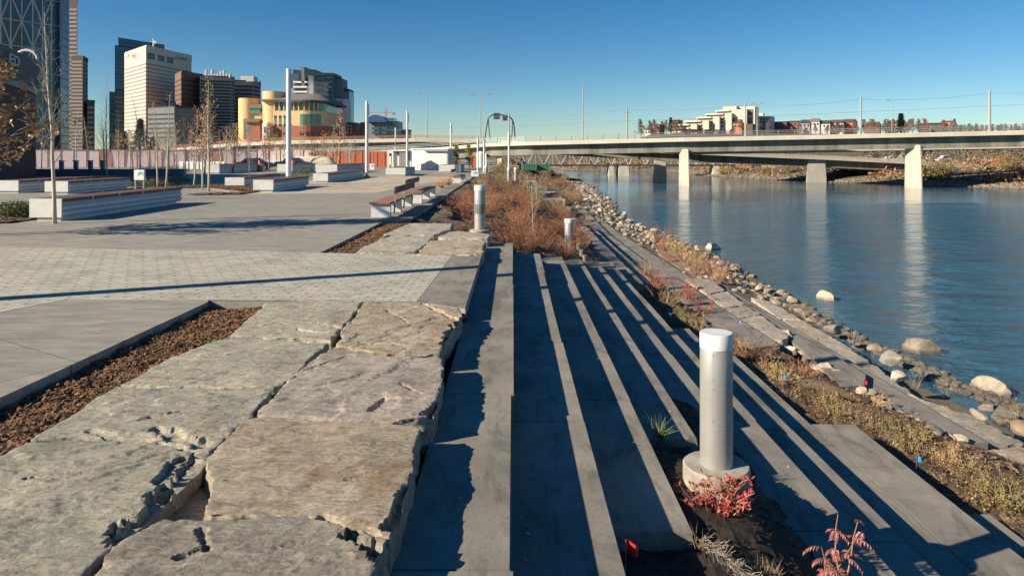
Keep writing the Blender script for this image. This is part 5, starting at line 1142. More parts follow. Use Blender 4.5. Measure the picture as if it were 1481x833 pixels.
def office(label, corners, vt, Yr, wall, band, n, v0, v1, frac=.45, depth=22, name='office_tower', parapet=None, off=.25, cat='building', mull=0):
    pts = [(UX(u, Y), Y) for u, Y in corners]; t = thing(name, (0, 0, 0), label, cat); zt = ZV(vt, Yr)
    solid(t, 'wall', pts, 0, zt, M[wall], depth)
    za, zb_ = ZV(v1, Yr), ZV(v0, Yr); st = (zb_-za)/max(n, 1)
    for i in range(n): ring(pts, za + i*st, za + i*st + st*frac, off).build('window_band', M[band], t)
    solid(t, 'roof', [(x, y+.5) for x, y in pts], zt, zt+(parapet or .8), M['dkroof'] if wall != 'cream' else M[wall], depth-1)
    for k_ in range(mull):
        for (ax, ay), (cx, cy) in zip(pts, pts[1:]):
            q = (k_+.5)/mull; x = lerp(ax, cx, q); y = lerp(ay, cy, q); MB().box(x-.25, x+.25, y-.5, y, za, zb_).build('mullion', M[wall], t)
    return t, pts, zt
def text(t, s, loc, size, mat, rx=pi/2, rz=0, name='lettering', ext=.05):
    c = bpy.data.curves.new(name, 'FONT'); c.body = s; c.size = size; c.extrude = ext; c.align_x = 'LEFT'
    o = bpy.data.objects.new('tmp', c); C.objects.link(o); me = bpy.data.meshes.new_from_object(o.evaluated_get(bpy.context.evaluated_depsgraph_get())); bpy.data.objects.remove(o)
    me.materials.clear(); me.materials.append(mat); q = bpy.data.objects.new(name, me); C.objects.link(q); q.location = loc; q.rotation_euler = (rx, 0, rz); q.parent = t; return q
# brick building at the left edge
pw = [(-33.2, 42.2), (UX(0, 46.3), 46.3), (UX(52, 55), 55)]
t = thing('brick_building', (0, 0, 0), 'dark red brick building with a lettered dark roof band at the left edge', 'building')
MB().prism([(-30.5, 36), (UX(52, 55), 55), (UX(52, 55)-14, 60), (-50, 40)], 0, 7.2).build('wall', M['brickred'], t)
MB().prism([(-30.3, 35.6), (UX(52, 55)+.25, 55), (UX(52, 55)-14, 60.3), (-50.3, 39.6)], 7.2, 9.3).build('roof_band', M['dkroof'], t)
MB().prism([(-30.35, 35.75), (UX(52, 55)+.12, 55.02), (UX(52, 55)-14, 60.15), (-50.1, 39.8)], 6.75, 7.2).build('cornice', M['greyb'], t)
dd = Vector((UX(52, 55)+30.3, 55-35.6)); a = atan2(dd.y, dd.x)
q_ = text(t, 'ED', (-35.26+.35, 47.25, 8.2), 1.0, M['letter'], rz=a); q_.scale = (2.1, 1, 1)
# a round vent on the roof band
MB().tube([(UX(38, 54) + .9*cos(q*.4), 54, 9.4 + .7*sin(q*.4)) for q in range(9)], .12, 6).build('roof_vent', M['pipe'], t)
# diagrid tower
t, pts, zt = office('tall dark glass tower with white diagonal lattice at the top left corner', [(-70, 744), (0, 660), (88, 704), (102, 732)], -200, 700, 'glass_teal', 'bandb', 0, 224, 0, depth=30, name='lattice_tower')
def onface(u, z, Y0=660, u0=0, Y1=704, u1=88):
    # intersection of the view ray through u with the wall line
    ax, ay = UX(u0, Y0), Y0; cx, cy = UX(u1, Y1), Y1; k_ = (u-VX)/F; s = (k_*ay-ax)/((cx-ax)-k_*(cy-ay)); return Vector((ax+(cx-ax)*s, ay+(cy-ay)*s-.5, z))
cols = [-12, 2, 16, 32, 48, 62, 75, 88]
for i, u in enumerate(cols): MB().tube([onface(u, 0), onface(u, 330)], .64 if i % 2 else .84, 4).build('lattice_bar', M['pipe'], t)
cell = (ZV(24, 690)-ZV(60, 690))
for lv in range(8):
    za = 8 + lv*cell*2; zm = za+cell; zc = za+2*cell
    for i in range(0, len(cols)-2, 2):
        for (ua, z1_, ub, z2_) in ((cols[i], za, cols[i+2], zc), (cols[i+2], za, cols[i], zc)):
            MB().tube([onface(ua, z1_), onface((ua+ub)/2, (z1_+z2_)/2), onface(ub, z2_)], .84, 4).build('lattice_bar', M['pipe'], t)
    for zz in (za, zm): MB().tube([onface(cols[0], zz), onface(88, zz)], .64, 4).build('lattice_bar', M['pipe'], t)
# purple glass side strip
solid(t, 'glass_flank', [(UX(88.5, 698), 698), (UX(102, 724), 724)], 0, 330, M['glass_purple'], 20)
for i in range(36): ring([(UX(88.5, 698), 698), (UX(102, 724), 724)], 4+i*8.4, 5+i*8.4, .3).build('floor_line', M['greyb'], t)
office('narrow brown striped tower right of the lattice tower', [(100, 640), (112, 640)], 1, 640, 'darkbrown', 'greyb', 34, 10, 215, .5)
office('lower brown striped tower beside the narrow one', [(103, 620), (120, 620), (124, 630)], 82, 620, 'darkbrown', 'greyb', 26, 86, 222, .5)
office('dark stepped tower with pale bands, right of the brown pair', [(119, 625), (127, 632)], 84, 625, 'bandb', 'greyb', 22, 88, 222, .4)
office('small brown block at the right end of the left tower cluster', [(126, 610), (137, 614)], 146, 610, 'darkbrown', 'greyb', 10, 150, 222, .4)
# green glass tower
t, p_, z_ = office('tall blue green glass tower behind the cream tower', [(166, 520), (244, 560)], 67, 520, 'glass_blue', 'glass_dark', 30, 70, 215, .35, depth=30)
solid(t, 'upper_storeys', [(UX(171, 525), 525), (UX(238, 560), 560)], z_, ZV(53, 520), M['glass_blue'], 24)
for i in range(3): ring([(UX(171, 525), 525), (UX(238, 560), 560)], z_+1+i*2.8, z_+1.6+i*2.8, .2).build('floor_line', M['glass_dark'], t)
office('short blue glass block left of the cream tower', [(158, 600), (170, 604)], 134, 600, 'glass_blue', 'glass_dark', 10, 140, 215, .3)
office('low glass and stone block at the foot of the cream tower', [(166, 500), (184, 504)], 131, 500, 'glass_dark', 'greyb', 12, 136, 215, .4)
# cream tower
t, p_, z_ = office('cream office tower with three window rows at the top and a lettered crown', [(180, 440), (211, 410), (252, 436), (277, 452)], 71, 420, 'cream', 'greyb', 21, 91, 205, .3, depth=26)
text(t, 'TELUS', (UX(191, 428.5), 427.6, ZV(85, 428)), 3.2, M['lettergrey'], rz=atan2(410-440, UX(211, 410)-UX(180, 440)))
o = MB().add([(0, 0, 0), (3.4, 0, 1.6), (4.4, 0, 2.8), (1.2, 0, 2.2)], [(0, 1, 2, 3)]).build('swoosh', M['swoosh'], t); o.location = (UX(183, 435), 435.5, ZV(85, 434)); o.rotation_euler.z = atan2(-30, UX(211, 410)-UX(180, 440))
for i, (ua, ub) in enumerate(((213, 224), (227, 238), (240.5, 251))):
    ya, yb = lerp(410, 436, (ua-211)/41), lerp(410, 436, (ub-211)/41)
    ring([(UX(ua, ya), ya), (UX(ub, yb), yb)], ZV(89, 422), ZV(80, 422), .3).build('window', M['win_dark'], t)
text(t, 'TELUS', (UX(262, 442), 440.3, ZV(88, 444)), 2.6, M['lettergrey'], rz=atan2(16, UX(277, 452)-UX(252, 436)))
o = MB().add([(0, 0, 0), (2.4, 0, 1.0), (3.2, 0, 2.0), (.8, 0, 1.8)], [(0, 1, 2, 3)]).build('swoosh', M['swoosh'], t); o.location = (UX(254, 436), 435.2, ZV(88, 440)); o.rotation_euler.z = atan2(16, 14)
MB().tube([(UX(222, 425), 425, z_), (UX(222, 425), 425, z_+7)], .5, 6).build('antenna', M['whiteb'], t); MB().box(UX(221, 424), UX(226, 424), 424, 425, z_+4, z_+5.5).build('antenna', M['whiteb'], t)
# brown brick tower, grey striped ones
office('red brown brick tower between the cream and grey striped towers', [(253, 400), (262, 386), (293, 404)], 107, 395, 'brown', 'bandb', 13, 112, 200, .25, off=.12)
t, p_, z_ = office('grey striped office block with rooftop equipment', [(289, 392), (334, 398), (339, 404)], 111, 392, 'greyb', 'bandb', 19, 114, 200, .55)
for i in range(9):
    x = UX(297+i*4.3, 398); r_ = random.Random(i); MB().box(x-.5, x+.6, 398, 400, z_, z_+r_.uniform(1.5, 5)).build('roof_unit', M['whiteb'], t)
for i in range(4): MB().tube([(UX(306+i*3, 399), 399, z_), (UX(306+i*3, 399), 399, z_+7-i)], .15, 4).build('antenna', M['pipe'], t)
t, p_, z_ = office('grey striped block behind, with a white rooftop box', [(338, 430), (366, 434), (377, 444)], 118, 432, 'greyb', 'bandb', 14, 121, 200, .5)
MB().box(UX(347, 432), UX(366, 432), 433, 440, z_, z_+3.4).build('roof_box', M['whiteb'], t); MB().tube([(UX(376, 440), 440, z_-6), (UX(376, 440), 440, z_+2)], .25, 4).build('antenna', M['darkmetal'], t)
office('old low grey block at the foot of the cream tower', [(214, 360), (252, 352), (285, 362)], 157, 356, 'midgrey', 'win_dark', 6, 160, 200, .3)
office('low blue glass penthouse block behind the old grey one', [(236, 372), (254, 376)], 149, 372, 'midgrey', 'glass_blue', 2, 151, 158, .5)
# curved tan civic building
Yc = 250
t = thing('civic_building', (0, 0, 0), 'tan civic building with round towers, brick base and green window strips', 'building')
def cylp(u0, u1, vt, Y, nm='round_tower', mt='tan'):
    r_ = (u1-u0)*Y/F/2; o = MB().cyl(UX((u0+u1)/2, Y), Y+r_, 0, ZV(vt, Y), r_, n=40).build(nm, M[mt], t); smoothby(o); return UX((u0+u1)/2, Y), Y+r_, r_
cylp(340, 369, 142, 256); cylp(375, 407, 132, 252)
# main wing: straight front then a semicircular end
ca = UX(437, Yc); cb = Yc+8; rr_ = UX(466, Yc)-ca
front = [(UX(395, Yc+2), Yc+2)] + [(ca + rr_*sin(q), cb - rr_*cos(q)*.98) for q in [k_*pi/2/10*1.15 for k_ in range(11)]]
def wing(z0, z1, off, mt, nm):
    P = [(x, y-off) if i == 0 else (ca + (x-ca)*(1+off/rr_), cb + (y-cb)*(1+off/rr_)) for i, (x, y) in enumerate(front)]
    P += [(P[-1][0], P[-1][1]+22), (P[0][0], P[0][1]+26)]; return MB().prism(P, z0, z1).build(nm, M[mt], t)
wing(0, ZV(182, Yc), .15, 'brick', 'brick_base'); wing(ZV(182, Yc), ZV(160, Yc), 0, 'tan', 'wall'); wing(ZV(160, Yc), ZV(148, Yc), -.5, 'win_green', 'window_strip'); wing(ZV(148, Yc), ZV(145, Yc), 1.6, 'dkroof', 'eaves')
zr0, zr1 = ZV(145, Yc), ZV(133, Yc)
base = [(ca + (x-ca)*(1+1.5/rr_), cb + (y-cb)*(1+1.5/rr_)) for x, y in front]; base[0] = (front[0][0]-5, front[0][1]-1.5); bk = [(base[-1][0], base[-1][1]+20), (base[0][0], base[0][1]+26)]
top = [(lerp(x, ca, .55), lerp(y, cb+8, .55)) for x, y in base + bk]; bb = base + bk; n_ = len(bb)
MB().add([(x, y, zr0) for x, y in bb] + [(x, y, zr1) for x, y in top], [(i, (i+1) % n_, n_+(i+1) % n_, n_+i) for i in range(n_)] + [tuple(range(n_, 2*n_))]).build('roof', M['roofgrey'], t)
def win_at(u, v0, v1, w_, mt='win_green', nm='window', pr=.12):
    k_ = (u-VX)/F
    for (a_, c_) in zip(front, front[1:]):
        ua, uc = VX+F*a_[0]/a_[1], VX+F*c_[0]/c_[1]
        if ua <= u <= uc:
            s = (u-ua)/(uc-ua); x = lerp(a_[0], c_[0], s); y = lerp(a_[1], c_[1], s); d = Vector((c_[0]-a_[0], c_[1]-a_[1])).normalized(); n2 = Vector((d.y, -d.x)); hw = w_/2
            q0 = [(x-d.x*hw+n2.x*e, y-d.y*hw+n2.y*e) for e in (pr, )][0]; q1 = (x+d.x*hw+n2.x*pr, y+d.y*hw+n2.y*pr); q2 = (x+d.x*hw-n2.x*.2, y+d.y*hw-n2.y*.2); q3 = (x-d.x*hw-n2.x*.2, y-d.y*hw-n2.y*.2)
            MB().hexa([(*q, ZV(v1, Yc)) for q in (q0, q1, q2, q3)], [(*q, ZV(v0, Yc)) for q in (q0, q1, q2, q3)]).build(nm, M[mt], t); return
for u in (398, 405, 412, 419): win_at(u, 167, 171, .9, 'win_dark'); win_at(u, 171, 178, .8); win_at(u, 179, 183, .9, 'win_dark', pr=.25)
for u in (436.5, 443.5, 450.5, 457, 462): win_at(u, 165, 181, 1.3)
for u in (398, 405, 412, 419, 436, 444, 452, 460): win_at(u, 191, 196, 1.1, 'win_dark', pr=.3)
for u in (397, 404, 411, 418, 425, 432, 440, 447, 454, 460): win_at(u, 146.5, 160, .35, 'tan', 'mullion', pr=.2)
# link wing between the towers and porch
def flat(u0, u1, v0, v1, Y, mt, nm, dep=3): MB().box(UX(u0, Y), UX(u1, Y), Y, Y+dep, ZV(v1, Y), ZV(v0, Y)).build(nm, M[mt], t)
flat(360, 378, 163, 176, 257, 'tan', 'link_wall', 8); flat(361, 376, 157, 165, 256.4, 'win_green', 'window_strip', 6); flat(358, 378, 151, 157, 256, 'roofgrey', 'link_roof', 10)
flat(352, 376, 177, 202, 254, 'brick', 'porch_wall', 8); flat(352, 374, 172, 177, 253, 'roofgrey', 'porch_roof', 8); flat(353, 361, 183, 190, 253.8, 'win_green', 'porch_window', 1); flat(379, 386, 178, 200, 249.5, 'white', 'entrance_bay', 4); flat(381.5, 384, 184, 192, 249.3, 'bandb', 'entrance_window', 1)
# condo tower right of the pole
t = thing('apartment_tower', (0, 0, 0), 'white and glass apartment tower rising behind the civic building', 'building'); Yb = 340
def fb(u0, u1, v0, v1, Y, mt, nm, dep=14, vb=None):
    return MB().hexa([(UX(u0, Y), Y, ZV(v1, Y)), (UX(u1, Y), Y+ (3 if dep > 8 else 0), ZV(v1, Y)), (UX(u1, Y), Y+dep, ZV(v1, Y)), (UX(u0, Y), Y+dep, ZV(v1, Y))], [(UX(u0, Y), Y, ZV(v0, Y)), (UX(u1, Y), Y+(3 if dep > 8 else 0), ZV(v0, Y)), (UX(u1, Y), Y+dep, ZV(v0, Y)), (UX(u0, Y), Y+dep, ZV(v0, Y))]).build(nm, M[mt], t)
fb(423, 446, 104, 222, 344, 'whiteb', 'wall'); fb(424, 436, 101, 116, 343, 'greyb', 'penthouse'); fb(436, 440, 97, 125, 341, 'midgrey', 'lift_shaft', 8); fb(440, 454, 100, 112, 343, 'greyb', 'penthouse'); fb(447, 481, 105, 109, 340, 'dkroof', 'roof', 18)
fb(446, 454, 109, 222, 340, 'white', 'wall'); fb(454, 471, 119, 222, 339, 'whiteb', 'wall'); fb(454, 480, 109, 222, 342, 'glass_blue', 'glass_wall'); fb(481, 493, 113, 222, 350, 'midgrey', 'wall'); fb(483, 498, 143, 222, 348, 'whiteb', 'wall'); fb(491, 503, 129, 222, 356, 'glass_blue', 'glass_wall'); fb(492, 502, 128, 131, 354, 'dkroof', 'roof'); fb(481, 491, 112, 114, 349, 'dkroof', 'roof')
for i in range(5):
    v = 118+i*7; fb(424, 443, v, v+2, 341, 'white', 'balcony', 2.5); fb(426, 442, v+3, v+6, 343.6, 'win_dark', 'window', .6)
fb(425, 432, 107, 115, 342.7, 'glass_blue', 'window', 1)
for i in range(9):
    for u in (455.5, 463): fb(u, u+4.5, 121+i*8, 126+i*8, 338.8, 'win_dark', 'window', .5)
for i in range(8):
    for u in (485, 491): fb(u, u+3, 146+i*7, 150+i*7, 347.8, 'win_dark', 'window', .5)
for i in range(12):
    fb(472, 480, 112+i*7, 113.5+i*7, 341.7, 'bandb', 'floor_line', .6)
t = thing('small_brown_block', (0, 0, 0), 'small brown block right of the apartment tower', 'building'); fb(500, 513, 178, 222, 320, 'brown', 'wall'); fb(502, 512, 177, 179, 319, 'dkroof', 'roof')
for i in range(3):
    for u in (502, 506.5): fb(u, u+2.4, 181+i*5, 184+i*5, 319.8, 'win_dark', 'window', .5)
t = thing('arched_office', (0, 0, 0), 'low glass office with a blue arched roof beyond the second white pole', 'building'); Ya = 300
fb(521, 535, 177, 222, Ya, 'darkbrown', 'side_wall'); fb(533, 575, 175, 222, Ya+.6, 'whiteb', 'wall')
for i in range(3): fb(538, 549, 178+i*6, 182+i*6, Ya+.3, 'glass_blue', 'window', .5); fb(552, 560, 178+i*6, 182+i*6, Ya+.3, 'glass_blue', 'window', .5); fb(563, 573, 178+i*6, 182+i*6, Ya+.3, 'glass_dark', 'window', .5)
M['roofblue'] = flatm('roofblue', (.05, .12, .25), .4)
P = [(UX(531, Ya) + (UX(560, Ya)-UX(531, Ya))*k_/12, ZV(176, Ya) + (ZV(166.5, Ya)-ZV(176, Ya))*sin(pi*(.12+.88*k_/12))**.8) for k_ in range(13)]
b = MB(); 
for x, z in P: b.v += [(x, Ya-1, z), (x, Ya+14, z), (x, Ya-1, ZV(177, Ya)), (x, Ya+14, ZV(177, Ya))]
for i in range(12): b.f += [(i*4, i*4+4, i*4+5, i*4+1), (i*4, i*4+2, i*4+6, i*4+4), (i*4+2, i*4+3, i*4+7, i*4+6)]; b.m += [0]*3
b.f += [(0, 1, 3, 2), (48, 50, 51, 49)]; b.m += [0, 0]; b.build('roof', M['roofblue'], t)
fb(560, 570, 171, 176, Ya+1, 'glass_blue', 'roof_room', 8)
t = thing('low_block', (0, 0, 0), 'low pale block right of the arched office', 'building'); fb(575, 588, 188, 222, 310, 'whiteb', 'wall'); fb(574, 589, 187, 188.5, 309, 'dkroof', 'roof')
for u in (577, 582): fb(u, u+3, 190, 194, 309.7, 'glass_blue', 'window', .5)
# tower crane
t = thing('tower_crane', (UX(558, 330), 330, 0), 'thin orange tower crane behind the second white pole', 'crane'); zt = ZV(157, 330)
for s in ((-.5, 0), (.5, 0), (0, .8)): MB().tube([(s[0], s[1], 0), (s[0], s[1], zt)], .12, 4).build('mast', M['orangeb'], t)
MB().box(-8.5, 4.5, -.15, .15, zt-2.2, zt-1.9).build('jib', M['orangeb'], t); MB().box(3.2, 4.4, -.4, .4, zt-3.2, zt-2.2).build('counterweight', M['greyb'], t)
# ---------------------------------------------------------------- hill on the right
def hz(u, Y): return hterr(UX(u, Y), Y)
def block(t, u0, u1, v0, v1, Y, mt, nm, dep=8): return MB().box(UX(u0, Y), UX(u1, Y), Y, Y+dep, ZV(v1, Y), ZV(v0, Y)).build(nm, M[mt], t)
t = thing('terraced_apartments', (0, 0, 0), 'cream terraced apartment block stepping up the hill', 'building')
for i, (u0, u1, v0) in enumerate([(975, 1000, 179), (988, 1012, 174), (1000, 1022, 169), (1008, 1034, 164.5), (1018, 1050, 160), (1026, 1056, 156.5)]):
    Y = 415+i*4; block(t, u0, u1+10, v0, 205, Y+1.2, 'cream', 'storey', 10)
    for k_ in range(4): block(t, u0-.5, u1-(0 if i < 4 else 12), v0+k_*5, v0+2.1+k_*5, Y, 'cream', 'balcony', 1.6); block(t, u0+1, u1-(1 if i < 4 else 13), v0+2.3+k_*5, v0+4.6+k_*5, Y+1.0, 'darkbrown', 'window', .4)
block(t, 1027, 1046, 155, 160, 432, 'cream', 'penthouse', 8); block(t, 1042, 1064, 160, 200, 436, 'midgrey', 'wall', 8)
for k_ in range(6): block(t, 1033, 1052, 162+k_*5, 163.6+k_*5, 433, 'greyb', 'balcony', 1.5)
for k_ in range(5): block(t, 1052, 1063, 163+k_*5, 165+k_*5, 435.7, 'glass_blue', 'window', .5)
for k_ in range(3): block(t, 1031+k_*9, 1035+k_*9, 170+k_*2, 200, 431, 'brown', 'brick_tower', 5)
t = thing('flat_apartments', (0, 0, 0), 'pink brick flat roofed apartments right of the terraced block', 'building')
block(t, 1060, 1104, 171, 205, 440, 'orangeb', 'wall', 10); block(t, 1099, 1118, 169, 205, 438, 'whiteb', 'wall', 10); block(t, 1098, 1104, 164.5, 171, 440, 'cream', 'lift_house', 4)
for k_ in range(5):
    for u in (1063, 1069, 1075, 1082, 1089, 1095): block(t, u, u+3, 173+k_*4.5, 175.5+k_*4.5, 439.7, 'win_dark' if u % 2 else 'cream', 'window', .5)
for k_ in range(5):
    for u in (1102, 1107, 1112): block(t, u, u+3, 171.5+k_*4.5, 174+k_*4.5, 437.7, 'win_dark', 'window', .5)
t = thing('brick_house', (0, 0, 0), 'orange brick house low in front of the flat roofed apartments', 'building'); block(t, 1058, 1076, 178, 205, 420, 'orangeb', 'wall', 8); block(t, 1078, 1090, 180, 205, 421, 'darkbrown', 'annex', 8); block(t, 1057, 1077, 177, 178.3, 419.5, 'dkroof', 'roof', 9)
for u in (1061, 1066, 1071): block(t, u, u+2.5, 181, 184, 419.7, 'win_dark', 'window', .5)
def house(u0, u1, v0, v1, Y, mt, rf, label, gable=True, nw=3):
    t = thing('hill_house', (0, 0, 0), label, 'house'); block(t, u0, u1, v0, v1+14, Y, mt, 'wall', 9); x0, x1 = UX(u0-.8, Y), UX(u1+.8, Y); z = ZV(v0, Y); hgt = (2.2 if gable else .6)
    MB().add([(x0, Y-.6, z), (x1, Y-.6, z), (x1, Y+9.6, z), (x0, Y+9.6, z), (x0+1, Y+4.5, z+hgt), (x1-1, Y+4.5, z+hgt)], [(0, 1, 5, 4), (1, 2, 5), (2, 3, 4, 5), (3, 0, 4), (0, 3, 2, 1)]).build('roof', M[rf], t)
    for k_ in range(nw): u = lerp(u0+1, u1-3, k_/max(1, nw-1)); block(t, u, u+2, v0+2, v0+5, Y-.2, 'win_dark', 'window', .5)
house(943, 957, 181, 188, 400, 'orangeb', 'brown', 'orange brick house at the left end of the hill', False); house(936, 944, 188, 192, 398, 'cream', 'brown', 'small cream house lowest on the left of the hill', True, 2); house(972, 984, 174.5, 185, 430, 'brown', 'dkroof', 'brown house between the orange house and the terraces', False)
house(1118, 1140, 177, 190, 440, 'brown', 'dkroof', 'long brown house right of the flat apartments', False, 4); house(1140, 1160, 176, 190, 442, 'brown', 'dkroof', 'second long brown house on the hill crest', False, 4)
house(1174, 1188, 176, 190, 430, 'whiteb', 'roofgrey', 'white gabled house nearest the middle of the hill'); house(1188, 1203, 179, 190, 428, 'cream', 'dkroof', 'cream house right of the white gabled one'); house(1160, 1174, 178, 190, 432, 'greyb', 'dkroof', 'grey house left of the white gabled one')
house(1203, 1222, 178, 190, 430, 'cream', 'darkbrown', 'wide cream house with dark brown roof'); house(1222, 1240, 177, 190, 434, 'orangeb', 'darkbrown', 'orange house with dark brown roof'); house(1256, 1275, 181, 192, 430, 'brown', 'darkbrown', 'low brown house in the trees of the hill'); house(1290, 1312, 179, 190, 432, 'cream', 'darkbrown', 'cream house beneath the tall hill conifer')
house(1335, 1368, 179, 190, 430, 'darkbrown', 'dkroof', 'long dark low house at the right end of the hill', False, 4); house(1366, 1380, 176, 188, 428, 'orangeb', 'dkroof', 'bright orange house at the right end of the hill', False)
def turn(names, ang):
    for o in list(bpy.data.objects):
        if o.parent is None and o.type == 'EMPTY' and o.name.split('.')[0] in names and o.location.length < .01:
            xs_ = [v.co for c in o.children if c.type == 'MESH' for v in c.data.vertices]; cx_ = sum(v.x for v in xs_)/len(xs_); cy_ = min(v.y for v in xs_)+3
            p_ = Vector((cx_, cy_, 0)); 
            for c in o.children: c.data.transform(Matrix.Translation(-p_))
            o.location = p_; o.rotation_euler.z = R(ang)
turn(('terraced_apartments', 'flat_apartments', 'brick_house', 'hill_house'), -32)
bpy.data.objects['site_cabin'].rotation_euler.z = R(-14)
# trees on the hill and far bank
hp = []
for i in range(3): hp.append(tree('far_tree', 0, 0, 0, 8, 600+i, 'bare grey brown tree among the hill houses', .16, leaves=1500, lm=['twig_grey', 'twig_grey', 'twig_red'][i], crown_r=3.4, nb=34, start=.08, up=1.2, bark='bark_brown', group='bare trees among the hill houses', lsz=.4, tw=5))
rh = random.Random(4)
for i in range(120):
    u = rh.uniform(925, 1500); Y = rh.uniform(385, 440); s = rh.uniform(.55, 1.1); vt = 184 - rh.random()*11 if u < 1380 else 183 - rh.random()*3
    if 990 < u < 1060 : Y = 395; vt = 188
    zb_ = hz(u, Y); s = max(.35, (ZV(vt, Y)-zb_)/8)
    if i < 3: hp[i].location = (UX(u, Y), Y, zb_); hp[i].scale = (s, s, s)
    else: copy_tree(hp[i % 3], (UX(u, Y), Y, zb_), rh.uniform(0, 6), (max(s, .8), max(s, .8), s))
spruce(0, 100, 150, 1, 9, 'dark conifer standing alone on the hill crest above the right bank'); o = [q for q in bpy.data.objects if q.name.startswith('spruce_tree')][-1]
k_ = 420; o.location = (UX(1303, k_), k_, ZV(195, k_)); hh = ZV(150, 100); sc_ = (ZV(164, k_)-ZV(195, k_))/hh; o.scale = (sc_*2.4, sc_*2.4, sc_)
spruce(0, 100, 150, 1, 10, 'narrow dark conifer left of the terraced apartments'); o = [q for q in bpy.data.objects if q.name.startswith('spruce_tree')][-1]
o.location = (UX(970, k_), k_, ZV(192, k_)); sc_ = (ZV(170, k_)-ZV(192, k_))/hh; o.scale = (sc_*2.0, sc_*2.0, sc_)
# brush along the far bank: thousands of small twigs and leaves
b = [MB(), MB(), MB()]; rb = random.Random(8)
for i in range(15000):
    k_ = rb.random()*(len(FAR)-2.2); s = int(k_); (a_, c_), (e_, f_) = FAR[s], FAR[s+1]; q = k_-s; nx_, ny_ = (f_-c_), -(e_-a_); ln = sqrt(nx_**2+ny_**2)
    d = 2.5 + 38*rb.random()**1.2; x = lerp(a_, e_, q) - nx_/ln*d; y = lerp(c_, f_, q) - ny_/ln*d
    if fardist(x, y) < 1.8: continue
    cl = noise.noise(Vector((x*.16, y*.16, 0)))
    if cl < -.12: continue
    z = hterr(x, y); h = (1.0 + 2.2*max(0, cl))*rb.uniform(.3, 1); sz = rb.uniform(.35, .8)
    kind = 1 if noise.noise(Vector((x*.08, y*.08, 7))) > .25 else (0 if rb.random() < .6 else 2)
    for _ in range(2): b[kind].leaf((x + rb.gauss(0, .4), y + rb.gauss(0, .4), z + h*rb.random()), sz, rb, .5)
for q, mt, lb in zip(b, ('twig_tan', 'leaf_olive', 'twig_red'), ('tan brush covering the far river bank', 'yellow olive brush patches on the far river bank', 'rusty brush scattered over the far river bank')):
    tag(q.build('leaves_brush', M[mt]), lb, kind='stuff')
for o in list(bpy.data.objects):
    if o.name.startswith('leaves_brush'): o.name = 'brush'
fp = [tree('far_tree', 0, 0, 0, 5.5, 620+i, 'bare brown tree on the far bank behind the bridges', .12, leaves=420, lm='twig_grey', crown_r=2.4, nb=20, start=.12, bark='bark_brown', group='bare trees on the far bank', lsz=.5, tw=3) for i in range(2)]
n_ = 0
for i in range(64):
    if i < 34: u = rb.uniform(700, 1160); Y = rb.uniform(215, 250)
    else: u = rb.uniform(1230, 1500); Y = rb.uniform(128, 170)
    x = UX(u, Y)
    if fardist(x, Y) < 3: continue
    z = hterr(x, Y); s = rb.uniform(.7, 1.25)*(1.1 if i < 34 else .7)
    if n_ < 2: fp[n_].location = (x, Y, z)
    else: copy_tree(fp[n_ % 2], (x, Y, z), rb.uniform(0, 6), s)
    n_ += 1
for i, (u, v, h, lm, lb) in enumerate([(1047, 256, 2.0, 'leaf_yellow', 'bright yellow green bush at the far water edge under the ramp'), (1075, 254, 1.8, 'leaf_tan', 'orange tan bush at the far water edge'), (1112, 254, 2.2, 'leaf_yellow', 'yellow bush left of the leaning ramp pier'), (1140, 252, 2.5, 'leaf_olive', 'olive bush beside the leaning ramp pier'), (1222, 255, 2.2, 'leaf_olive', 'olive bush right of the leaning ramp pier'),
                        (1345, 264, 2.0, 'leaf_yellow', 'yellow bush right of the largest bridge pier'), (1362, 262, 2.3, 'leaf_olive', 'olive bush on the bank right of the largest pier'), (1455, 240, 3.2, 'leaf_olive', 'olive green tree at the right picture edge on the far bank')]):
    Y = {0: 150, 1: 152, 2: 140, 3: 138, 4: 128, 5: 112, 6: 114, 7: 112}[i]; x = UX(u, Y); r_ = random.Random(i)
    for _ in range(80):
        if fardist(x, Y) > 2: break
        Y += 1; x = UX(u, Y)
    z = hterr(x, Y); shrub('far_bush', 700+i, h, h, 50, 1500, .22, 'twig_tan', lm, lb, 'bush', loc=(x, Y, z-.1), spread=1.1, r0=.02, twigs=5)
# vehicles beyond the ramp
for i, (u, Y, body, lb) in enumerate([(1290, 150, 'carwhite', 'white vehicle seen between the decks left of the largest pier'), (1366, 152, 'carwhite', 'white vehicle seen under the bridge right of the largest pier'), (1452, 140, 'carred', 'red vehicle on the road at the right picture edge')]):
    x = UX(u, Y); c_ = car(x, Y, R(10), body, lb); c_.location.z = ZV(224, Y)
    base_z = hterr(x, Y); c_.location.z = max(base_z, -.2)
# rocky edge of the far bank
b = MB()
for i in range(2600):
    k_ = rb.random()*(len(FAR)-3.0); s = int(k_); (a_, c_), (e_, f_) = FAR[s], FAR[s+1]; q = k_-s; nx_, ny_ = (f_-c_), -(e_-a_); ln = sqrt(nx_**2+ny_**2); d = -.5 + 4.5*rb.random()**1.5
    x = lerp(a_, e_, q) - nx_/ln*d; y = lerp(c_, f_, q) - ny_/ln*d; sz = rb.uniform(.3, .9); vs, fs = low[i % 3]; a = rb.uniform(0, 6.28); z = max(hterr(x, y), WZ)
    b.add([(x + (p.x*cos(a)-p.y*sin(a))*sz, y + (p.x*sin(a)+p.y*cos(a))*sz, z + p.z*sz) for p in vs], fs)
tag(b.build('far_shore_stones', M['rock']), 'pale stones lining the far river bank', kind='stuff')

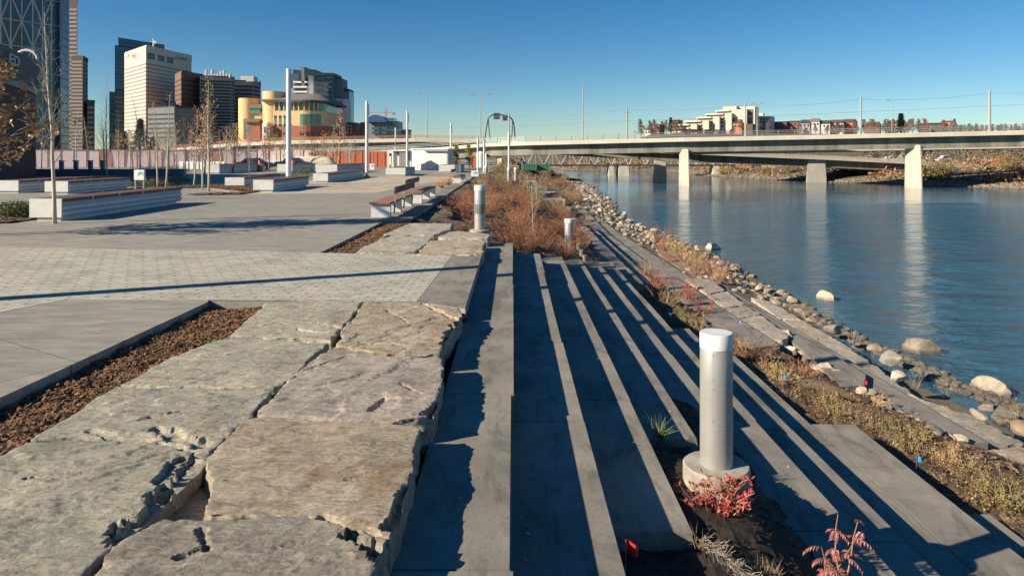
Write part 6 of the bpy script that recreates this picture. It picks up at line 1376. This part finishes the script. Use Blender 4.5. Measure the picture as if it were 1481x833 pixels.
# leaf litter blown over the steps and plaza
b = MB(); rl = random.Random(77)
for i in range(420):
    if rl.random() < .6:
        k_ = rl.randrange(0, 8); x = W*(k_-1) + rl.random()**2*.5 + .02; y = rl.uniform(2, 15); z = -H0 - HR*k_ + .006
        if k_ in (2, 3, 4) and y < (4.7, 6.9, 8.3)[k_-2]: continue
        if k_ > 5 and y > 13: continue
    else: x = rl.uniform(-9, -3.2); y = rl.uniform(7, 22); z = .008
    a = rl.uniform(0, 6.28); s_ = rl.uniform(.012, .028); p = Vector((x, y, z)); d = Vector((cos(a), sin(a), rl.uniform(-.1, .3)))*s_; e = Vector((-sin(a), cos(a), rl.uniform(0, .3)))*s_*.5
    b.add([p-d, p+e, p+d, p-e], [(0, 1, 2, 3)])
o = b.build('leaves_litter', M['leaf_tan']); o.name = 'fallen_leaves'; tag(o, 'small dry leaves scattered over the steps and plaza', kind='stuff')
SKY_S = .052; EXPO = 0.82; SKY_DUST = .0
# ================================================================ CAMERA, LIGHT
cam = bpy.data.cameras.new('camera'); co = bpy.data.objects.new('camera', cam); C.objects.link(co)
co.location = (0, 0, EYE); co.rotation_euler = (R(90), 0, 0); cam.lens = 36*F/1481; cam.sensor_width = 36
cam.shift_y = -(416.5-HV)/1481; cam.shift_x = -(VX-740.5)/1481; cam.clip_end = 6000; cam.clip_start = .05
sc = bpy.context.scene; sc.camera = co
AZ = R(22.5); EL = R(26.7)
d = Vector((cos(AZ)*cos(EL), sin(AZ)*cos(EL), -sin(EL)))
sun = bpy.data.lights.new('sun', 'SUN'); sun.energy = 5.0; sun.angle = R(.5); sun.color = (1, .87, .66)
so = bpy.data.objects.new('sun', sun); C.objects.link(so); so.rotation_euler = d.to_track_quat('-Z', 'Y').to_euler(); so.location = (-30, -10, 30)
w = bpy.data.worlds.new('World'); sc.world = w; w.use_nodes = True; nt = w.node_tree; bg = nt.nodes['Background']
sky = nt.nodes.new('ShaderNodeTexSky'); sky.sky_type = 'NISHITA'; sky.sun_disc = False; sky.sun_elevation = EL
# sky sun azimuth: rotation 0 = +Y, growing clockwise towards +X
sky.sun_rotation = math.atan2(-cos(AZ), -sin(AZ)); sky.altitude = 1000; sky.air_density = 1.0; sky.dust_density = SKY_DUST; sky.ozone_density = 2.2
hs = nt.nodes.new('ShaderNodeHueSaturation'); hs.inputs['Saturation'].default_value = 1.38; hs.inputs['Hue'].default_value = .497; L(nt, sky.outputs[0], hs.inputs['Color']); L(nt, mixc(nt, 1.0, hs.outputs[0], (.88, 1.0, 1.08), 'MULTIPLY'), bg.inputs[0]); bg.inputs['Strength'].default_value = SKY_S
sc.view_settings.view_transform = 'Standard'; sc.view_settings.look = 'None'; sc.view_settings.exposure = EXPO; sc.view_settings.gamma = 1
sc.render.engine = 'CYCLES'; sc.cycles.max_bounces = 6; sc.cycles.diffuse_bounces = 2; sc.cycles.glossy_bounces = 3; sc.cycles.transparent_max_bounces = 6
